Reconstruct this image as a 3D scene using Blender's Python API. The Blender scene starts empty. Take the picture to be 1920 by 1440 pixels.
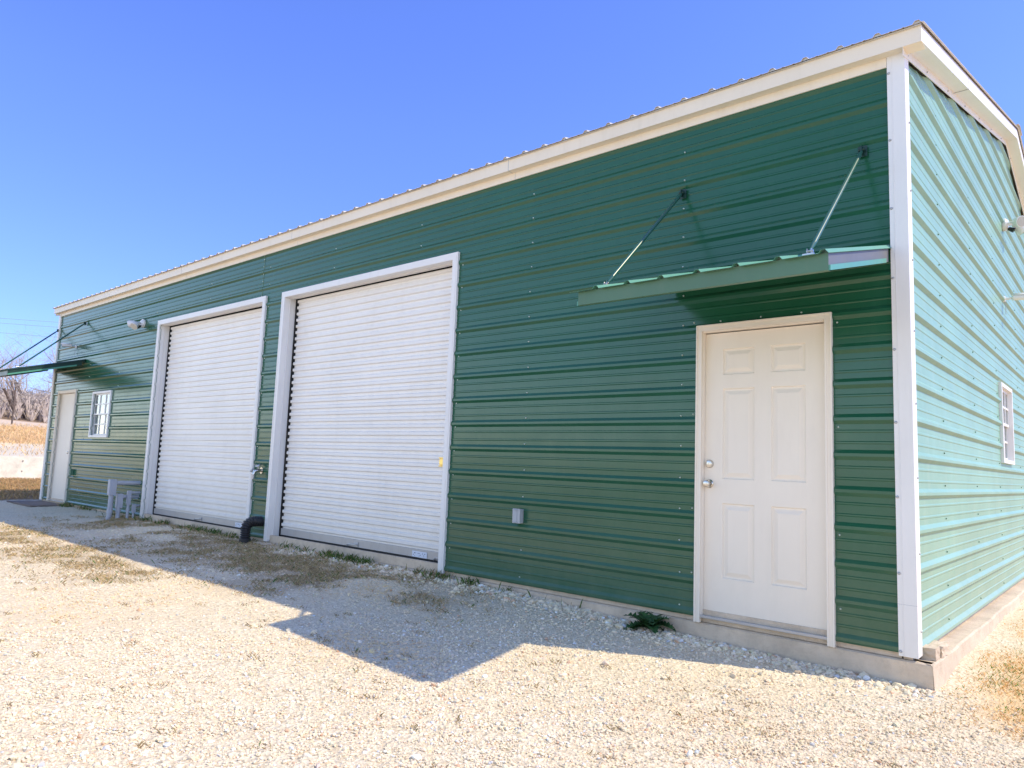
import bpy, math, random
import numpy as np
from mathutils import Vector, Matrix

random.seed(7); rng = np.random.default_rng(11)
scene = bpy.context.scene
col = scene.collection
R = math.radians

# ------------------------------------------------------------------ helpers
def link(o, parent=None):
    col.objects.link(o)
    if parent is not None: o.parent = parent
    return o

def tag(o, label=None, cat=None, group=None, kind=None):
    if label: o['label'] = label
    if cat: o['category'] = cat
    if group: o['group'] = group
    if kind: o['kind'] = kind
    return o

def empty(name, loc=(0, 0, 0), label=None, cat=None, group=None):
    o = bpy.data.objects.new(name, None); o.location = loc; o.empty_display_size = .1
    link(o); tag(o, label, cat, group)
    bpy.context.view_layer.update()
    return o

class MB:
    def __init__(s): s.v = []; s.f = []
    def add(s, vs, fs):
        n = len(s.v); s.v += [tuple(v) for v in vs]; s.f += [tuple(i + n for i in f) for f in fs]; return s
    def box(s, x0, x1, y0, y1, z0, z1, M=None):
        vs = [Vector((x, y, z)) for z in (z0, z1) for y in (y0, y1) for x in (x0, x1)]
        if M is not None: vs = [M @ v for v in vs]
        return s.add(vs, [(0, 2, 3, 1), (4, 5, 7, 6), (0, 1, 5, 4), (1, 3, 7, 5), (3, 2, 6, 7), (2, 0, 4, 6)])
    def tube(s, pts, r, n=12, caps=True):
        pts = [Vector(p) for p in pts]
        rs = r if isinstance(r, (list, tuple)) else [r] * len(pts)
        rings = []; up = None
        for i, p in enumerate(pts):
            d = (pts[min(i + 1, len(pts) - 1)] - pts[max(i - 1, 0)]).normalized()
            if up is None:
                up = Vector((0, 0, 1)) if abs(d.z) < .9 else Vector((1, 0, 0))
            a = d.cross(up).normalized(); up = a.cross(d).normalized()
            rings.append([p + a * rs[i] * math.cos(2 * math.pi * k / n) + up * rs[i] * math.sin(2 * math.pi * k / n) for k in range(n)])
        vs = [v for rg in rings for v in rg]; fs = []
        for i in range(len(rings) - 1):
            for k in range(n):
                k2 = (k + 1) % n
                fs.append((i * n + k, i * n + k2, (i + 1) * n + k2, (i + 1) * n + k))
        if caps:
            fs.append(tuple(range(n - 1, -1, -1))); b = (len(rings) - 1) * n
            fs.append(tuple(b + k for k in range(n)))
        return s.add(vs, fs)
    def quad(s, a, b, c, d): return s.add([a, b, c, d], [(0, 1, 2, 3)])
    def obj(s, name, mat, parent=None, bevel=0, smooth=False, auto=None):
        me = bpy.data.meshes.new(name); me.from_pydata(s.v, [], s.f); me.validate(); me.update()
        if mat: me.materials.append(mat)
        o = bpy.data.objects.new(name, me); link(o, parent)
        if parent is not None:
            # vertices are written in world space
            M = Matrix.Identity(4); q = parent
            while q is not None:
                M = Matrix.Translation(q.location) @ M if q.rotation_euler[:] == (0, 0, 0) else q.matrix_world @ M
                q = q.parent
            me.transform(M.inverted())
        if smooth:
            for p in me.polygons: p.use_smooth = True
            if auto:
                m = o.modifiers.new('edges', 'EDGE_SPLIT'); m.split_angle = R(auto)
        if bevel:
            m = o.modifiers.new('bevel', 'BEVEL'); m.width = bevel; m.segments = 2; m.limit_method = 'ANGLE'; m.angle_limit = R(40)
        return o

# ------------------------------------------------------------------ materials
def new_mat(name):
    m = bpy.data.materials.new(name); m.use_nodes = True
    nt = m.node_tree; b = nt.nodes['Principled BSDF']
    return m, nt, b

def N(nt, t, **kw):
    n = nt.nodes.new(t)
    for k, v in kw.items():
        if hasattr(n, k): setattr(n, k, v)
        else: n.inputs[k].default_value = v
    return n

def ramp(nt, fac, stops):
    r = nt.nodes.new('ShaderNodeValToRGB'); e = r.color_ramp.elements
    e[0].position, e[0].color = stops[0][0], (*stops[0][1], 1)
    e[1].position, e[1].color = stops[-1][0], (*stops[-1][1], 1)
    for p, c in stops[1:-1]:
        x = e.new(p); x.color = (*c, 1)
    nt.links.new(fac, r.inputs[0]); return r

def noise(nt, scale, detail=4, rough=.55, vec=None, stretch=None):
    tc = nt.nodes.new('ShaderNodeTexCoord')
    src = tc.outputs['Object'] if vec is None else vec
    if stretch:
        mp = nt.nodes.new('ShaderNodeMapping'); mp.inputs['Scale'].default_value = stretch
        nt.links.new(src, mp.inputs[0]); src = mp.outputs[0]
    n = N(nt, 'ShaderNodeTexNoise'); n.inputs['Scale'].default_value = scale
    n.inputs['Detail'].default_value = detail; n.inputs['Roughness'].default_value = rough
    nt.links.new(src, n.inputs['Vector']); return n

def mix(nt, fac, a, b, mode='MIX'):
    m = nt.nodes.new('ShaderNodeMix'); m.data_type = 'RGBA'; m.blend_type = mode
    for s, v in ((m.inputs[0], fac), (m.inputs[6], a), (m.inputs[7], b)):
        if hasattr(v, 'is_output'): nt.links.new(v, s)
        elif isinstance(v, tuple): s.default_value = (*v, 1)
        else: s.default_value = v
    return m.outputs[2]

def bump(nt, b, h, strength=.2, dist=.01, prev=None):
    n = nt.nodes.new('ShaderNodeBump'); n.inputs['Strength'].default_value = strength; n.inputs['Distance'].default_value = dist
    nt.links.new(h, n.inputs['Height'])
    if prev: nt.links.new(prev.outputs[0], n.inputs['Normal'])
    nt.links.new(n.outputs[0], b.inputs['Normal']); return n

def paint(name, c, rough=.4, var=.08, dirt=(.3, .26, .2), dirt_amt=.15, metal=0., wav=0.0, spec=.5, streak=True, coat=0., low_dirt=0.):
    m, nt, b = new_mat(name)
    b.inputs['Metallic'].default_value = metal; b.inputs['Specular IOR Level'].default_value = spec
    if coat: b.inputs['Coat Weight'].default_value = coat; b.inputs['Coat Roughness'].default_value = .12
    n1 = noise(nt, 1.3, 5)
    c2 = tuple(max(0, x * (1 - var * 2)) for x in c); c1 = tuple(min(1, x * (1 + var)) for x in c)
    base = ramp(nt, n1.outputs[0], [(.3, c2), (.7, c1)]).outputs[0]
    n2 = noise(nt, 9, 8, .7, stretch=(1, 1, .22) if streak else None)
    msk = ramp(nt, n2.outputs[0], [(.5, (0, 0, 0)), (.78, (dirt_amt,) * 3)]).outputs[0]
    base = mix(nt, msk, base, dirt)
    if low_dirt:
        tc = nt.nodes.new('ShaderNodeTexCoord'); sx = nt.nodes.new('ShaderNodeSeparateXYZ'); nt.links.new(tc.outputs['Object'], sx.inputs[0])
        mr = N(nt, 'ShaderNodeMapRange'); nt.links.new(sx.outputs[2], mr.inputs[0])
        mr.inputs[1].default_value = -.1; mr.inputs[2].default_value = .75; mr.inputs[3].default_value = low_dirt; mr.inputs[4].default_value = 0
        n4 = noise(nt, 5, 8, .7)
        mm = N(nt, 'ShaderNodeMath', operation='MULTIPLY'); nt.links.new(mr.outputs[0], mm.inputs[0]); nt.links.new(n4.outputs[0], mm.inputs[1])
        base = mix(nt, mm.outputs[0], base, (.55, .5, .4))
    nt.links.new(base, b.inputs['Base Color'])
    n3 = noise(nt, 6, 5)
    mr = N(nt, 'ShaderNodeMapRange'); nt.links.new(n3.outputs[0], mr.inputs[0])
    mr.inputs[3].default_value = rough - .06; mr.inputs[4].default_value = rough + .1
    nt.links.new(mr.outputs[0], b.inputs['Roughness'])
    if wav:
        w = noise(nt, 1.1, 2, .5, stretch=(.35, .35, 1.6)); bn = bump(nt, b, w.outputs[0], wav, .05)
        w2 = noise(nt, 90, 3, .5); bump(nt, b, w2.outputs[0], .03, .002, bn)
    return m

M = {}
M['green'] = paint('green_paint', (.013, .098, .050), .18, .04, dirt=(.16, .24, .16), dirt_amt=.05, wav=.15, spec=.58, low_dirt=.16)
M['green_sun'] = paint('green_paint_sunlit', (.24, .425, .33), .38, .05, dirt=(.5, .52, .42), dirt_amt=.2, wav=.12, spec=.35, low_dirt=.35)  # front wall's green, paled so the gable's sunlight sits in the colour
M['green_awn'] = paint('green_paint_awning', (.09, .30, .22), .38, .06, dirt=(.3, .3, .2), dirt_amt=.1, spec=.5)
M['green_fascia'] = paint('green_fascia', (.085, .185, .115), .45, .06, dirt_amt=.08, spec=.5)
M['white'] = paint('white_trim', (.82, .80, .77), .38, .02, dirt=(.4, .33, .25), dirt_amt=.1, spec=.5, low_dirt=.25)
M['ivory'] = paint('ivory_eave_trim', (.86, .76, .61), .42, .02, dirt=(.4, .33, .22), dirt_amt=.14)
M['curtain_steel'] = paint('roll_door_steel', (.87, .835, .785), .36, .02, dirt=(.42, .37, .30), dirt_amt=.13, low_dirt=.4, wav=.03)
M['door'] = paint('door_paint', (.88, .795, .68), .42, .02, dirt=(.5, .42, .32), dirt_amt=.09, low_dirt=.3)
M['galv'] = paint('galvanised', (.5, .51, .53), .42, .1, dirt=(.3, .28, .26), dirt_amt=.3, metal=.7, streak=False)
M['strut'] = paint('strut_paint', (.022, .10, .072), .3, .05, dirt_amt=.08, spec=.6)
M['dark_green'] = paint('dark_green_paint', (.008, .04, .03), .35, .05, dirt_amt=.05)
M['plate'] = paint('awning_end_plate', (.15, .155, .165), .5, .1, dirt=(.2, .18, .16), dirt_amt=.3, metal=.2)  # galvanised grey with shade from the sheet overhang put into the colour
M['roof'] = paint('galvalume_roof', (.62, .58, .52), .4, .06, dirt=(.4, .3, .2), dirt_amt=.2, metal=.25)
M['steel'] = paint('satin_steel', (.6, .57, .52), .2, .04, dirt_amt=.04, metal=1.)
M['brass'] = paint('brass', (.75, .55, .2), .28, .05, dirt_amt=.1, metal=1.)
M['grey_pvc'] = paint('grey_pvc', (.42, .44, .49), .45, .05, dirt_amt=.2)
M['grey_box'] = paint('grey_box', (.42, .44, .46), .45, .05, dirt_amt=.15)
M['black'] = paint('black_rubber', (.018, .018, .02), .5, .1, dirt=(.15, .13, .11), dirt_amt=.2)
M['hose'] = paint('black_corrugated_plastic', (.014, .014, .018), .45, .1, dirt=(.2, .18, .15), dirt_amt=.2)
M['dark'] = paint('dark_interior', (.01, .01, .01), .9)
M['screw'] = paint('screw_head', (.55, .64, .58), .25, .02, dirt_amt=.05, metal=.5)
M['plastic'] = paint('white_plastic', (.78, .77, .75), .35, .02, dirt_amt=.05)
M['lens'] = paint('black_lens', (.01, .01, .012), .08)
M['cream'] = paint('frosted_lens', (.5, .48, .42), .25, .02, dirt_amt=.05)
M['alu'] = paint('aluminium_bar', (.5, .48, .46), .4, .05, dirt=(.3, .25, .2), dirt_amt=.3, metal=.3)
M['wood'] = paint('old_wood', (.2, .15, .12), .8, .15, dirt_amt=.4)
M['label'] = paint('label_paper', (.68, .72, .8), .5, .02, dirt_amt=.05)
M['ink'] = paint('label_ink', (.05, .07, .15), .6)
M['cloth'] = paint('net_curtain', (.62, .62, .64), .8, .03, dirt_amt=0)
M['wire'] = paint('wire', (.22, .27, .36), .6)

def mat_concrete(name, c, sc=14):
    m, nt, b = new_mat(name)
    n1 = noise(nt, 2.2, 8, .7); n2 = noise(nt, sc, 10, .75); n3 = noise(nt, 60, 6, .7)
    a = ramp(nt, n1.outputs[0], [(.3, tuple(x * .78 for x in c)), (.5, c), (.75, tuple(min(1, x * 1.25) for x in c))]).outputs[0]
    a = mix(nt, ramp(nt, n2.outputs[0], [(.48, (0, 0, 0)), (.7, (.32,) * 3)]).outputs[0], a, (c[0] * .5, c[1] * .43, c[2] * .36))
    nt.links.new(a, b.inputs['Base Color']); b.inputs['Roughness'].default_value = .9
    bn = bump(nt, b, n2.outputs[0], .5, .02); bump(nt, b, n3.outputs[0], .5, .006, bn)
    return m
M['concrete'] = mat_concrete('concrete', (.62, .51, .385))
M['wallcon'] = mat_concrete('retaining_concrete', (.78, .72, .60), 6)

# glass: clear pane with a fresnel reflection
m = bpy.data.materials.new('window_glass'); m.use_nodes = True; nt = m.node_tree; nt.nodes.clear()
o_ = nt.nodes.new('ShaderNodeOutputMaterial'); mx = nt.nodes.new('ShaderNodeMixShader'); fr = nt.nodes.new('ShaderNodeFresnel'); fr.inputs[0].default_value = 1.5
tr = nt.nodes.new('ShaderNodeBsdfTransparent'); tr.inputs[0].default_value = (.86, .9, .88, 1); gl = nt.nodes.new('ShaderNodeBsdfGlossy'); gl.inputs['Roughness'].default_value = .02
mm_ = nt.nodes.new('ShaderNodeMath'); mm_.operation = 'MULTIPLY'; mm_.inputs[1].default_value = .45; nt.links.new(fr.outputs[0], mm_.inputs[0]); nt.links.new(mm_.outputs[0], mx.inputs[0]); nt.links.new(tr.outputs[0], mx.inputs[1]); nt.links.new(gl.outputs[0], mx.inputs[2]); nt.links.new(mx.outputs[0], o_.inputs[0])
M['glass'] = m

def vcol_mat(name, rough=.85, spec=.25, trans=0):
    m, nt, b = new_mat(name)
    a = nt.nodes.new('ShaderNodeVertexColor'); a.layer_name = 'Col'
    nt.links.new(a.outputs[0], b.inputs['Base Color']); b.inputs['Roughness'].default_value = rough
    b.inputs['Specular IOR Level'].default_value = spec
    return m
M['stone'] = vcol_mat('gravel_stone')
M['blade'] = vcol_mat('grass_blade', .7, .2)
M['bark'] = vcol_mat('bare_bark', .9, .1)

# ground: limestone gravel, finer towards the distance, hill grass beyond
m, nt, b = new_mat('gravel_ground')
tc = nt.nodes.new('ShaderNodeTexCoord'); P = tc.outputs['Object']
vor = N(nt, 'ShaderNodeTexVoronoi'); vor.inputs['Scale'].default_value = 62; nt.links.new(P, vor.inputs['Vector'])
vor2 = N(nt, 'ShaderNodeTexVoronoi'); vor2.inputs['Scale'].default_value = 27; nt.links.new(P, vor2.inputs['Vector'])
big = noise(nt, .55, 6, .6); med = noise(nt, 3.0, 8, .7); fine = noise(nt, 45, 8, .8)
sep = nt.nodes.new('ShaderNodeSeparateColor'); nt.links.new(vor.outputs['Color'], sep.inputs[0])
base = ramp(nt, sep.outputs[0], [(0., (.56, .465, .32)), (.45, (.74, .63, .455)), (1., (.84, .74, .57))]).outputs[0]
base = mix(nt, ramp(nt, med.outputs[0], [(.42, (0, 0, 0)), (.72, (.75,) * 3)]).outputs[0], base, (.76, .60, .40))
base = mix(nt, ramp(nt, fine.outputs[0], [(.3, (.35,) * 3), (.5, (0, 0, 0))]).outputs[0], base, (.30, .24, .17))
att = nt.nodes.new('ShaderNodeVertexColor'); att.layer_name = 'Tint'
base = mix(nt, att.outputs['Alpha'], base, att.outputs['Color'])
nt.links.new(base, b.inputs['Base Color']); b.inputs['Roughness'].default_value = .95; b.inputs['Specular IOR Level'].default_value = .15
bn = bump(nt, b, vor.outputs['Distance'], .55, .012); bn = bump(nt, b, vor2.outputs['Distance'], .3, .02, bn); bump(nt, b, fine.outputs[0], .6, .008, bn)
M['ground'] = m

# ------------------------------------------------------------------ ground height
def sstep(t): t = np.clip(t, 0, 1); return t * t * (3 - 2 * t)
def G(x, y):
    x = np.asarray(x, float); y = np.asarray(y, float)
    gw = np.interp(x, [-40, -16, -11, -8, -5, -3, -1.9, 0, 3, 8], [-.1, -.06, -.06, -.06, -.075, -.095, -.15, -.2, -.21, -.25])
    go = np.interp(x, [-40, -15, -7, -3.5, -1.9, 0, 3, 8], [-.14, -.09, -.11, -.135, -.17, -.195, -.21, -.25])
    w = sstep(-y / 1.3); near = gw * (1 - w) + go * w
    side = np.interp(y, [0, .5, 2.7, 6, 20], [-.2, -.17, -.135, -.12, -.1])
    near = np.where((y > 0) & (x > -.2), near * (1 - sstep(y / .6)) + side * sstep(y / .6), near)
    near = np.where((y > .1) & (x < -.05) & (x > -15.4), -.3, near)
    h = near + .006 * np.sin(x * 1.9 + y * 1.3) * np.sin(y * 2.3 - x) - .0 * x
    h = h - .012 * np.clip(-y - 4, 0, 60)
    # hill beyond the retaining wall
    hx = -27.6 - (y - 2.8) * .02
    t = np.clip((hx - x), 0, None)
    hill = np.where(x < hx, np.interp(t, [0, 8, 22, 33, 60, 200], [.62, 1.22, 2.45, 3.0, 5.0, 9.0]) + .25 * np.sin(y * .11 + x * .07) * np.clip(t / 30, 0, 1), 0)
    h = np.where((x < hx) & (y > -14), h + hill * sstep((y + 14) / 10), h)
    return h

def axis(parts):
    out = [parts[0][0]]
    for a, b_, n in parts: out += list(np.linspace(a, b_, n + 1)[1:])
    return np.array(out)
xs = axis([(-900, -200, 6), (-200, -70, 16), (-70, -28, 34), (-28, -27.6, 3), (-27.6, -16, 30), (-16, -9, 60), (-9, 3, 240), (3, 12, 30), (12, 60, 10), (60, 900, 6)])
ys = axis([(-900, -60, 6), (-60, -8, 18), (-8, -5, 20), (-5, .6, 130), (.6, 8, 60), (8, 60, 26), (60, 300, 10), (300, 900, 4)])
X, Y = np.meshgrid(xs, ys); Z = G(X, Y)
nearm = (X > -16) & (X < 4) & (Y > -7) & (Y < 8)
Z = Z + np.where(nearm & (Z > -.29), rng.normal(0, .0025, Z.shape), 0)
nx, ny = len(xs), len(ys)
verts = np.stack([X, Y, Z], -1).reshape(-1, 3)
idx = np.arange(nx * ny).reshape(ny, nx)
faces = np.stack([idx[:-1, :-1], idx[:-1, 1:], idx[1:, 1:], idx[1:, :-1]], -1).reshape(-1, 4)

def np_mesh(name, v, f, mat, cols=None, cname='Col', smooth=False):
    me = bpy.data.meshes.new(name); k = f.shape[1]
    me.vertices.add(len(v)); me.vertices.foreach_set('co', np.ascontiguousarray(v, dtype=np.float32).ravel())
    me.loops.add(f.size); me.loops.foreach_set('vertex_index', np.ascontiguousarray(f, dtype=np.int32).ravel())
    me.polygons.add(len(f)); me.polygons.foreach_set('loop_start', np.arange(0, f.size, k, dtype=np.int32))
    me.polygons.foreach_set('loop_total', np.full(len(f), k, dtype=np.int32))
    me.update(calc_edges=True); me.validate()
    if cols is not None:
        a = me.color_attributes.new(cname, 'FLOAT_COLOR', 'POINT'); a.data.foreach_set('color', np.ascontiguousarray(cols, dtype=np.float32).ravel())
    me.polygons.foreach_set('use_smooth', np.full(len(f), smooth)); me.materials.append(mat)
    o = bpy.data.objects.new(name, me); link(o); return o

def vnoise(x, y, s, seed=0):
    # cheap smooth value noise
    x = np.asarray(x) * s + 1000.3; y = np.asarray(y) * s + 1000.7
    xi = np.floor(x).astype(int); yi = np.floor(y).astype(int); fx = sstep(x - xi); fy = sstep(y - yi)
    def h(a, b_): 
        n = (a * 374761393 + b_ * 668265263 + seed * 974711) & 0x7fffffff
        n = (n ^ (n >> 13)) * 1274126177 & 0x7fffffff
        return (n % 10007) / 10007.
    return (h(xi, yi) * (1 - fx) + h(xi + 1, yi) * fx) * (1 - fy) + (h(xi, yi + 1) * (1 - fx) + h(xi + 1, yi + 1) * fx) * fy
def fbm(x, y, s, seed=0):
    return (vnoise(x, y, s, seed) * .5 + vnoise(x, y, s * 2.1, seed + 1) * .27 + vnoise(x, y, s * 4.3, seed + 2) * .15 + vnoise(x, y, s * 9, seed + 3) * .08)

# tint: rgb + alpha (how much it replaces the gravel colour)
def dry_patch(x, y):
    """0..1 amount of dry grass litter on the gravel"""
    n = fbm(x, y, 1.1, 5)
    band = np.clip(1.25 - np.abs(y + .75 + .10 * (x + 5)) / 1.0, 0, 1) * np.clip((-2.6 - x) / 1.4, 0, 1) * np.clip((x + 13) / 2, 0, 1)
    sun = np.clip(1 - np.abs(y + 2.1) / .9, 0, 1) * np.clip((-5.0 - x) / 1, 0, 1) * np.clip((x + 11.5) / 2, 0, 1) * .8
    left = np.clip((-15.8 - x) / .8, 0, 1) * np.clip((x + 27.3) / .5, 0, 1)
    return np.clip(np.maximum(band, sun) * np.clip((n - .385) * 7, 0, 1) + left * .9, 0, 1)
def side_grass(x, y):
    return np.clip((x - .19 - .4 * (fbm(x, y, 1.5, 9) - .5)) / .35, 0, 1) * np.clip((y + .95 + (fbm(x, y, 2., 3) - .5)) / .8, 0, 1)
xx, yy = verts[:, 0], verts[:, 1]
tint = np.zeros((len(verts), 4))
d = dry_patch(xx, yy); tint[:, :3] = (.28, .20, .12); tint[:, 3] = d * .6
sg = side_grass(xx, yy); q = sg > .02
tint[q, :3] = (.70, .46, .22); tint[q, 3] = sg[q] * .8
q = (xx < -15.8) & (xx > -27.6); tint[q, :3] = (.30, .20, .12); tint[q, 3] = .85  # ground past the far end, building's shade deepened in the tint
# hill bands: pale caliche, orange grass, pale road, brush
t = -27.6 - xx; n = fbm(xx, yy, .25, 4)
hill = t > 0
c = np.zeros((len(verts), 3)); c[:] = (.62, .55, .44)
def band(lo, hi, colr):
    s_ = hill & (t + (n - .5) * 3 > lo) & (t + (n - .5) * 3 < hi); c[s_] = colr
band(8, 21, (.76, .60, .39)); band(10, 13, (.60, .43, .26)); band(21, 32, (.62, .49, .37)); band(32, 2000, (.30, .21, .14))
tint[hill, :3] = c[hill]; tint[hill, 3] = .93
ground = np_mesh('ground', verts, faces, M['ground'], tint, 'Tint', smooth=True)
tag(ground, 'pale crushed limestone gravel yard running out to a dry grassy hillside', kind='structure')

# ------------------------------------------------------------------ gravel stones
CAM = np.array([1.087, -4.907, .992])
def ico():
    t = (1 + 5 ** .5) / 2
    v = np.array([(-1, t, 0), (1, t, 0), (-1, -t, 0), (1, -t, 0), (0, -1, t), (0, 1, t), (0, -1, -t), (0, 1, -t), (t, 0, -1), (t, 0, 1), (-t, 0, -1), (-t, 0, 1)], float)
    v /= np.linalg.norm(v[0])
    f = np.array([(0, 11, 5), (0, 5, 1), (0, 1, 7), (0, 7, 10), (0, 10, 11), (1, 5, 9), (5, 11, 4), (11, 10, 2), (10, 7, 6), (7, 1, 8), (3, 9, 4), (3, 4, 2), (3, 2, 6), (3, 6, 8), (3, 8, 9), (4, 9, 5), (2, 4, 11), (6, 2, 10), (8, 6, 7), (9, 8, 1)])
    return v, f
IV, IF = ico()
def stones(px, py, size, colr, sink=.25):
    n = len(px)
    V = np.repeat(IV[None], n, 0) * (1 + rng.normal(0, .16, (n, 12, 1)))
    V *= np.stack([rng.uniform(.75, 1.3, n), rng.uniform(.7, 1.1, n), rng.uniform(.5, .85, n)], -1)[:, None, :]
    a = rng.uniform(0, 2 * math.pi, n); ca, sa = np.cos(a), np.sin(a)
    tl = rng.normal(0, .35, n); ct, st = np.cos(tl), np.sin(tl)
    x, y, z = V[..., 0], V[..., 1], V[..., 2]
    y, z = y * ct[:, None] - z * st[:, None], y * st[:, None] + z * ct[:, None]
    x, y = x * ca[:, None] - y * sa[:, None], x * sa[:, None] + y * ca[:, None]
    V = np.stack([x, y, z], -1) * size[:, None, None]
    V[..., 0] += px[:, None]; V[..., 1] += py[:, None]; V[..., 2] += (G(px, py) + size * (.45 - sink))[:, None]
    F = (IF[None] + (np.arange(n) * 12)[:, None, None]).reshape(-1, 3)
    C = np.repeat(np.concatenate([colr, np.ones((n, 1))], 1)[:, None], 12, 1).reshape(-1, 4)
    return V.reshape(-1, 3), F, C
def stone_cols(n, px=None, py=None):
    b_ = np.clip(rng.normal(.76, .06, n), .5, .90)[:, None]
    c = b_ * np.array([1.0, .85, .62]) + rng.normal(0, .015, (n, 3))
    r = rng.random(n); k = r < .03; c[k] = b_[k] * np.array([.85, .55, .36]); k = (r > .03) & (r < .06); c[k] = b_[k] * np.array([.78, .78, .78])
    k = r > .95; c[k] = b_[k] * np.array([1.18, 1.1, 1.])
    if px is not None:
        t_ = np.clip((fbm(px, py, .9, 61) - .46) * 3.2, 0, 1)[:, None]; c = c * (1 - t_ * np.array([.08, .17, .30]))
    return np.clip(c, .03, .88)
N0 = 900000
px = rng.uniform(-10.5, 2.6, N0); py = rng.uniform(-5.6, .05, N0)
dist = np.hypot(px - CAM[0], py - CAM[1])
area = 13.1 * 5.65; dens0 = N0 / area
want = 4600 * np.clip((4.2 / np.maximum(dist, 1e-3)) ** 2.1, 0, 1)
keepv = (dist > 1.6) & (rng.random(N0) < want / dens0 * (.22 + .78 * np.clip((fbm(px, py, 1.1, 2) - .30) * 3.2, 0, 1.35)))
keepv &= ~((px < .13) & (py > -.012)) & (rng.random(N0) > side_grass(px, py) * .8) & (rng.random(N0) > dry_patch(px, py) * .55)
# stay inside what the photograph's surroundings can see
fwd = (px - CAM[0]) * -.654 + (py - CAM[1]) * .748; keepv &= fwd > 1.2
px, py, dist = px[keepv], py[keepv], dist[keepv]; n = len(px)
size = np.clip(rng.lognormal(math.log(.0048), .38, n), .0026, .016) * (1 + .045 * np.clip(dist - 4, 0, 8))
V1 = stones(px, py, size, stone_cols(n, px, py))
# second set: behind camera side filler is skipped; coarse stones hugging the slab edge and the right foreground
n2 = 4200
qx = rng.uniform(-6.5, .15, n2); qy = -np.abs(rng.normal(0, .13, n2)) - .03
kk = rng.random(n2) < np.interp(qx, [-6.5, -4, -2.5, -.6, .1], [.2, .55, 1, .9, .5])
qx, qy = qx[kk], qy[kk]; s2 = np.clip(rng.lognormal(math.log(.0115), .40, len(qx)), .006, .030)
V2 = stones(qx, qy, s2, stone_cols(len(qx)))
n3 = 1300
rx = rng.uniform(-3.5, 2.4, n3); ry = rng.uniform(-4.2, -.1, n3); dd = np.hypot(rx - CAM[0], ry - CAM[1]); kk = (dd > 1.6) & (rng.random(n3) < np.interp(rx, [-3.5, 0, 1], [.25, 1, 1]))
rx, ry = rx[kk], ry[kk]; s3 = np.clip(rng.lognormal(math.log(.0105), .38, len(rx)), .006, .026)
V3 = stones(rx, ry, s3, stone_cols(len(rx), rx, ry))
vs, fs, cs = [], [], []; off = 0
for v_, f_, c_ in (V1, V2, V3):
    vs.append(v_); fs.append(f_ + off); cs.append(c_); off += len(v_)
gravel = np_mesh('gravel', np.concatenate(vs), np.concatenate(fs), M['stone'], np.concatenate(cs))
tag(gravel, 'loose crushed limestone gravel scattered over the yard', 'gravel', kind='stuff')

# ------------------------------------------------------------------ grass blades
def blades(px, py, h, w, lean, colr):
    n = len(px); z = G(px, py); a = rng.uniform(0, 2 * math.pi, n); la = rng.uniform(0, 2 * math.pi, n)
    dx, dy = np.cos(a) * w, np.sin(a) * w; lx, ly = np.cos(la) * lean * h, np.sin(la) * lean * h
    hz = h * np.sqrt(np.clip(1 - np.minimum(lean, .97) ** 2, .03, 1))
    P0 = np.stack([px - dx, py - dy, z - .004], -1); P1 = np.stack([px + dx, py + dy, z - .004], -1)
    P2 = np.stack([px + lx * .4 + dx * .7, py + ly * .4 + dy * .7, z + hz * .6 + .003], -1); P3 = np.stack([px + lx, py + ly, z + hz + .003], -1)
    V = np.stack([P0, P1, P2, P3], 1).reshape(-1, 3); k = np.arange(n)[:, None] * 4
    F = np.concatenate([k + [[0, 1, 2]], k + [[0, 2, 3]]]); C = np.repeat(np.concatenate([colr, np.ones((n, 1))], 1)[:, None], 4, 1).reshape(-1, 4)
    return V, F, C
def gcols(n, green):
    base = np.where((rng.random(n) < green)[:, None], np.array([.10, .17, .035]), np.array([.46, .34, .18]))
    return np.clip(base * rng.uniform(.6, 1.3, n)[:, None] + rng.normal(0, .01, (n, 3)), .01, .8)
def join(parts):
    vs, fs, cs = [], [], []; off = 0
    for v_, f_, c_ in parts: vs.append(v_); fs.append(f_ + off); cs.append(c_); off += len(v_)
    return np.concatenate(vs), np.concatenate(fs), np.concatenate(cs)
# dry litter in patches on the yard
n = 170000; gx = rng.uniform(-12.5, -2.2, n); gy = rng.uniform(-3.2, -.02, n)
kk = rng.random(n) < dry_patch(gx, gy) * np.clip((fbm(gx, gy, 5, 8) - .35) * 3.5, 0, 1); gx, gy = gx[kk], gy[kk]; n = len(gx)
A1 = blades(gx, gy, rng.uniform(.012, .05, n), rng.uniform(.0012, .003, n), rng.uniform(.75, .98, n), gcols(n, .10) * .95)
# sprigs at the foot of the slab and door sills
n = 5200; gx = rng.uniform(-14, -2.3, n); gy = -np.abs(rng.normal(0, .07, n)) - .03
kk = rng.random(n) < np.clip((fbm(gx, gy * 0, 2.2, 21) - .5) * 8, 0.03, 1); gx, gy = gx[kk], gy[kk]; n = len(gx)
A2 = blades(gx, gy, rng.uniform(.03, .10, n), rng.uniform(.002, .004, n), rng.uniform(.2, .9, n), gcols(n, .75) * .8)
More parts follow.
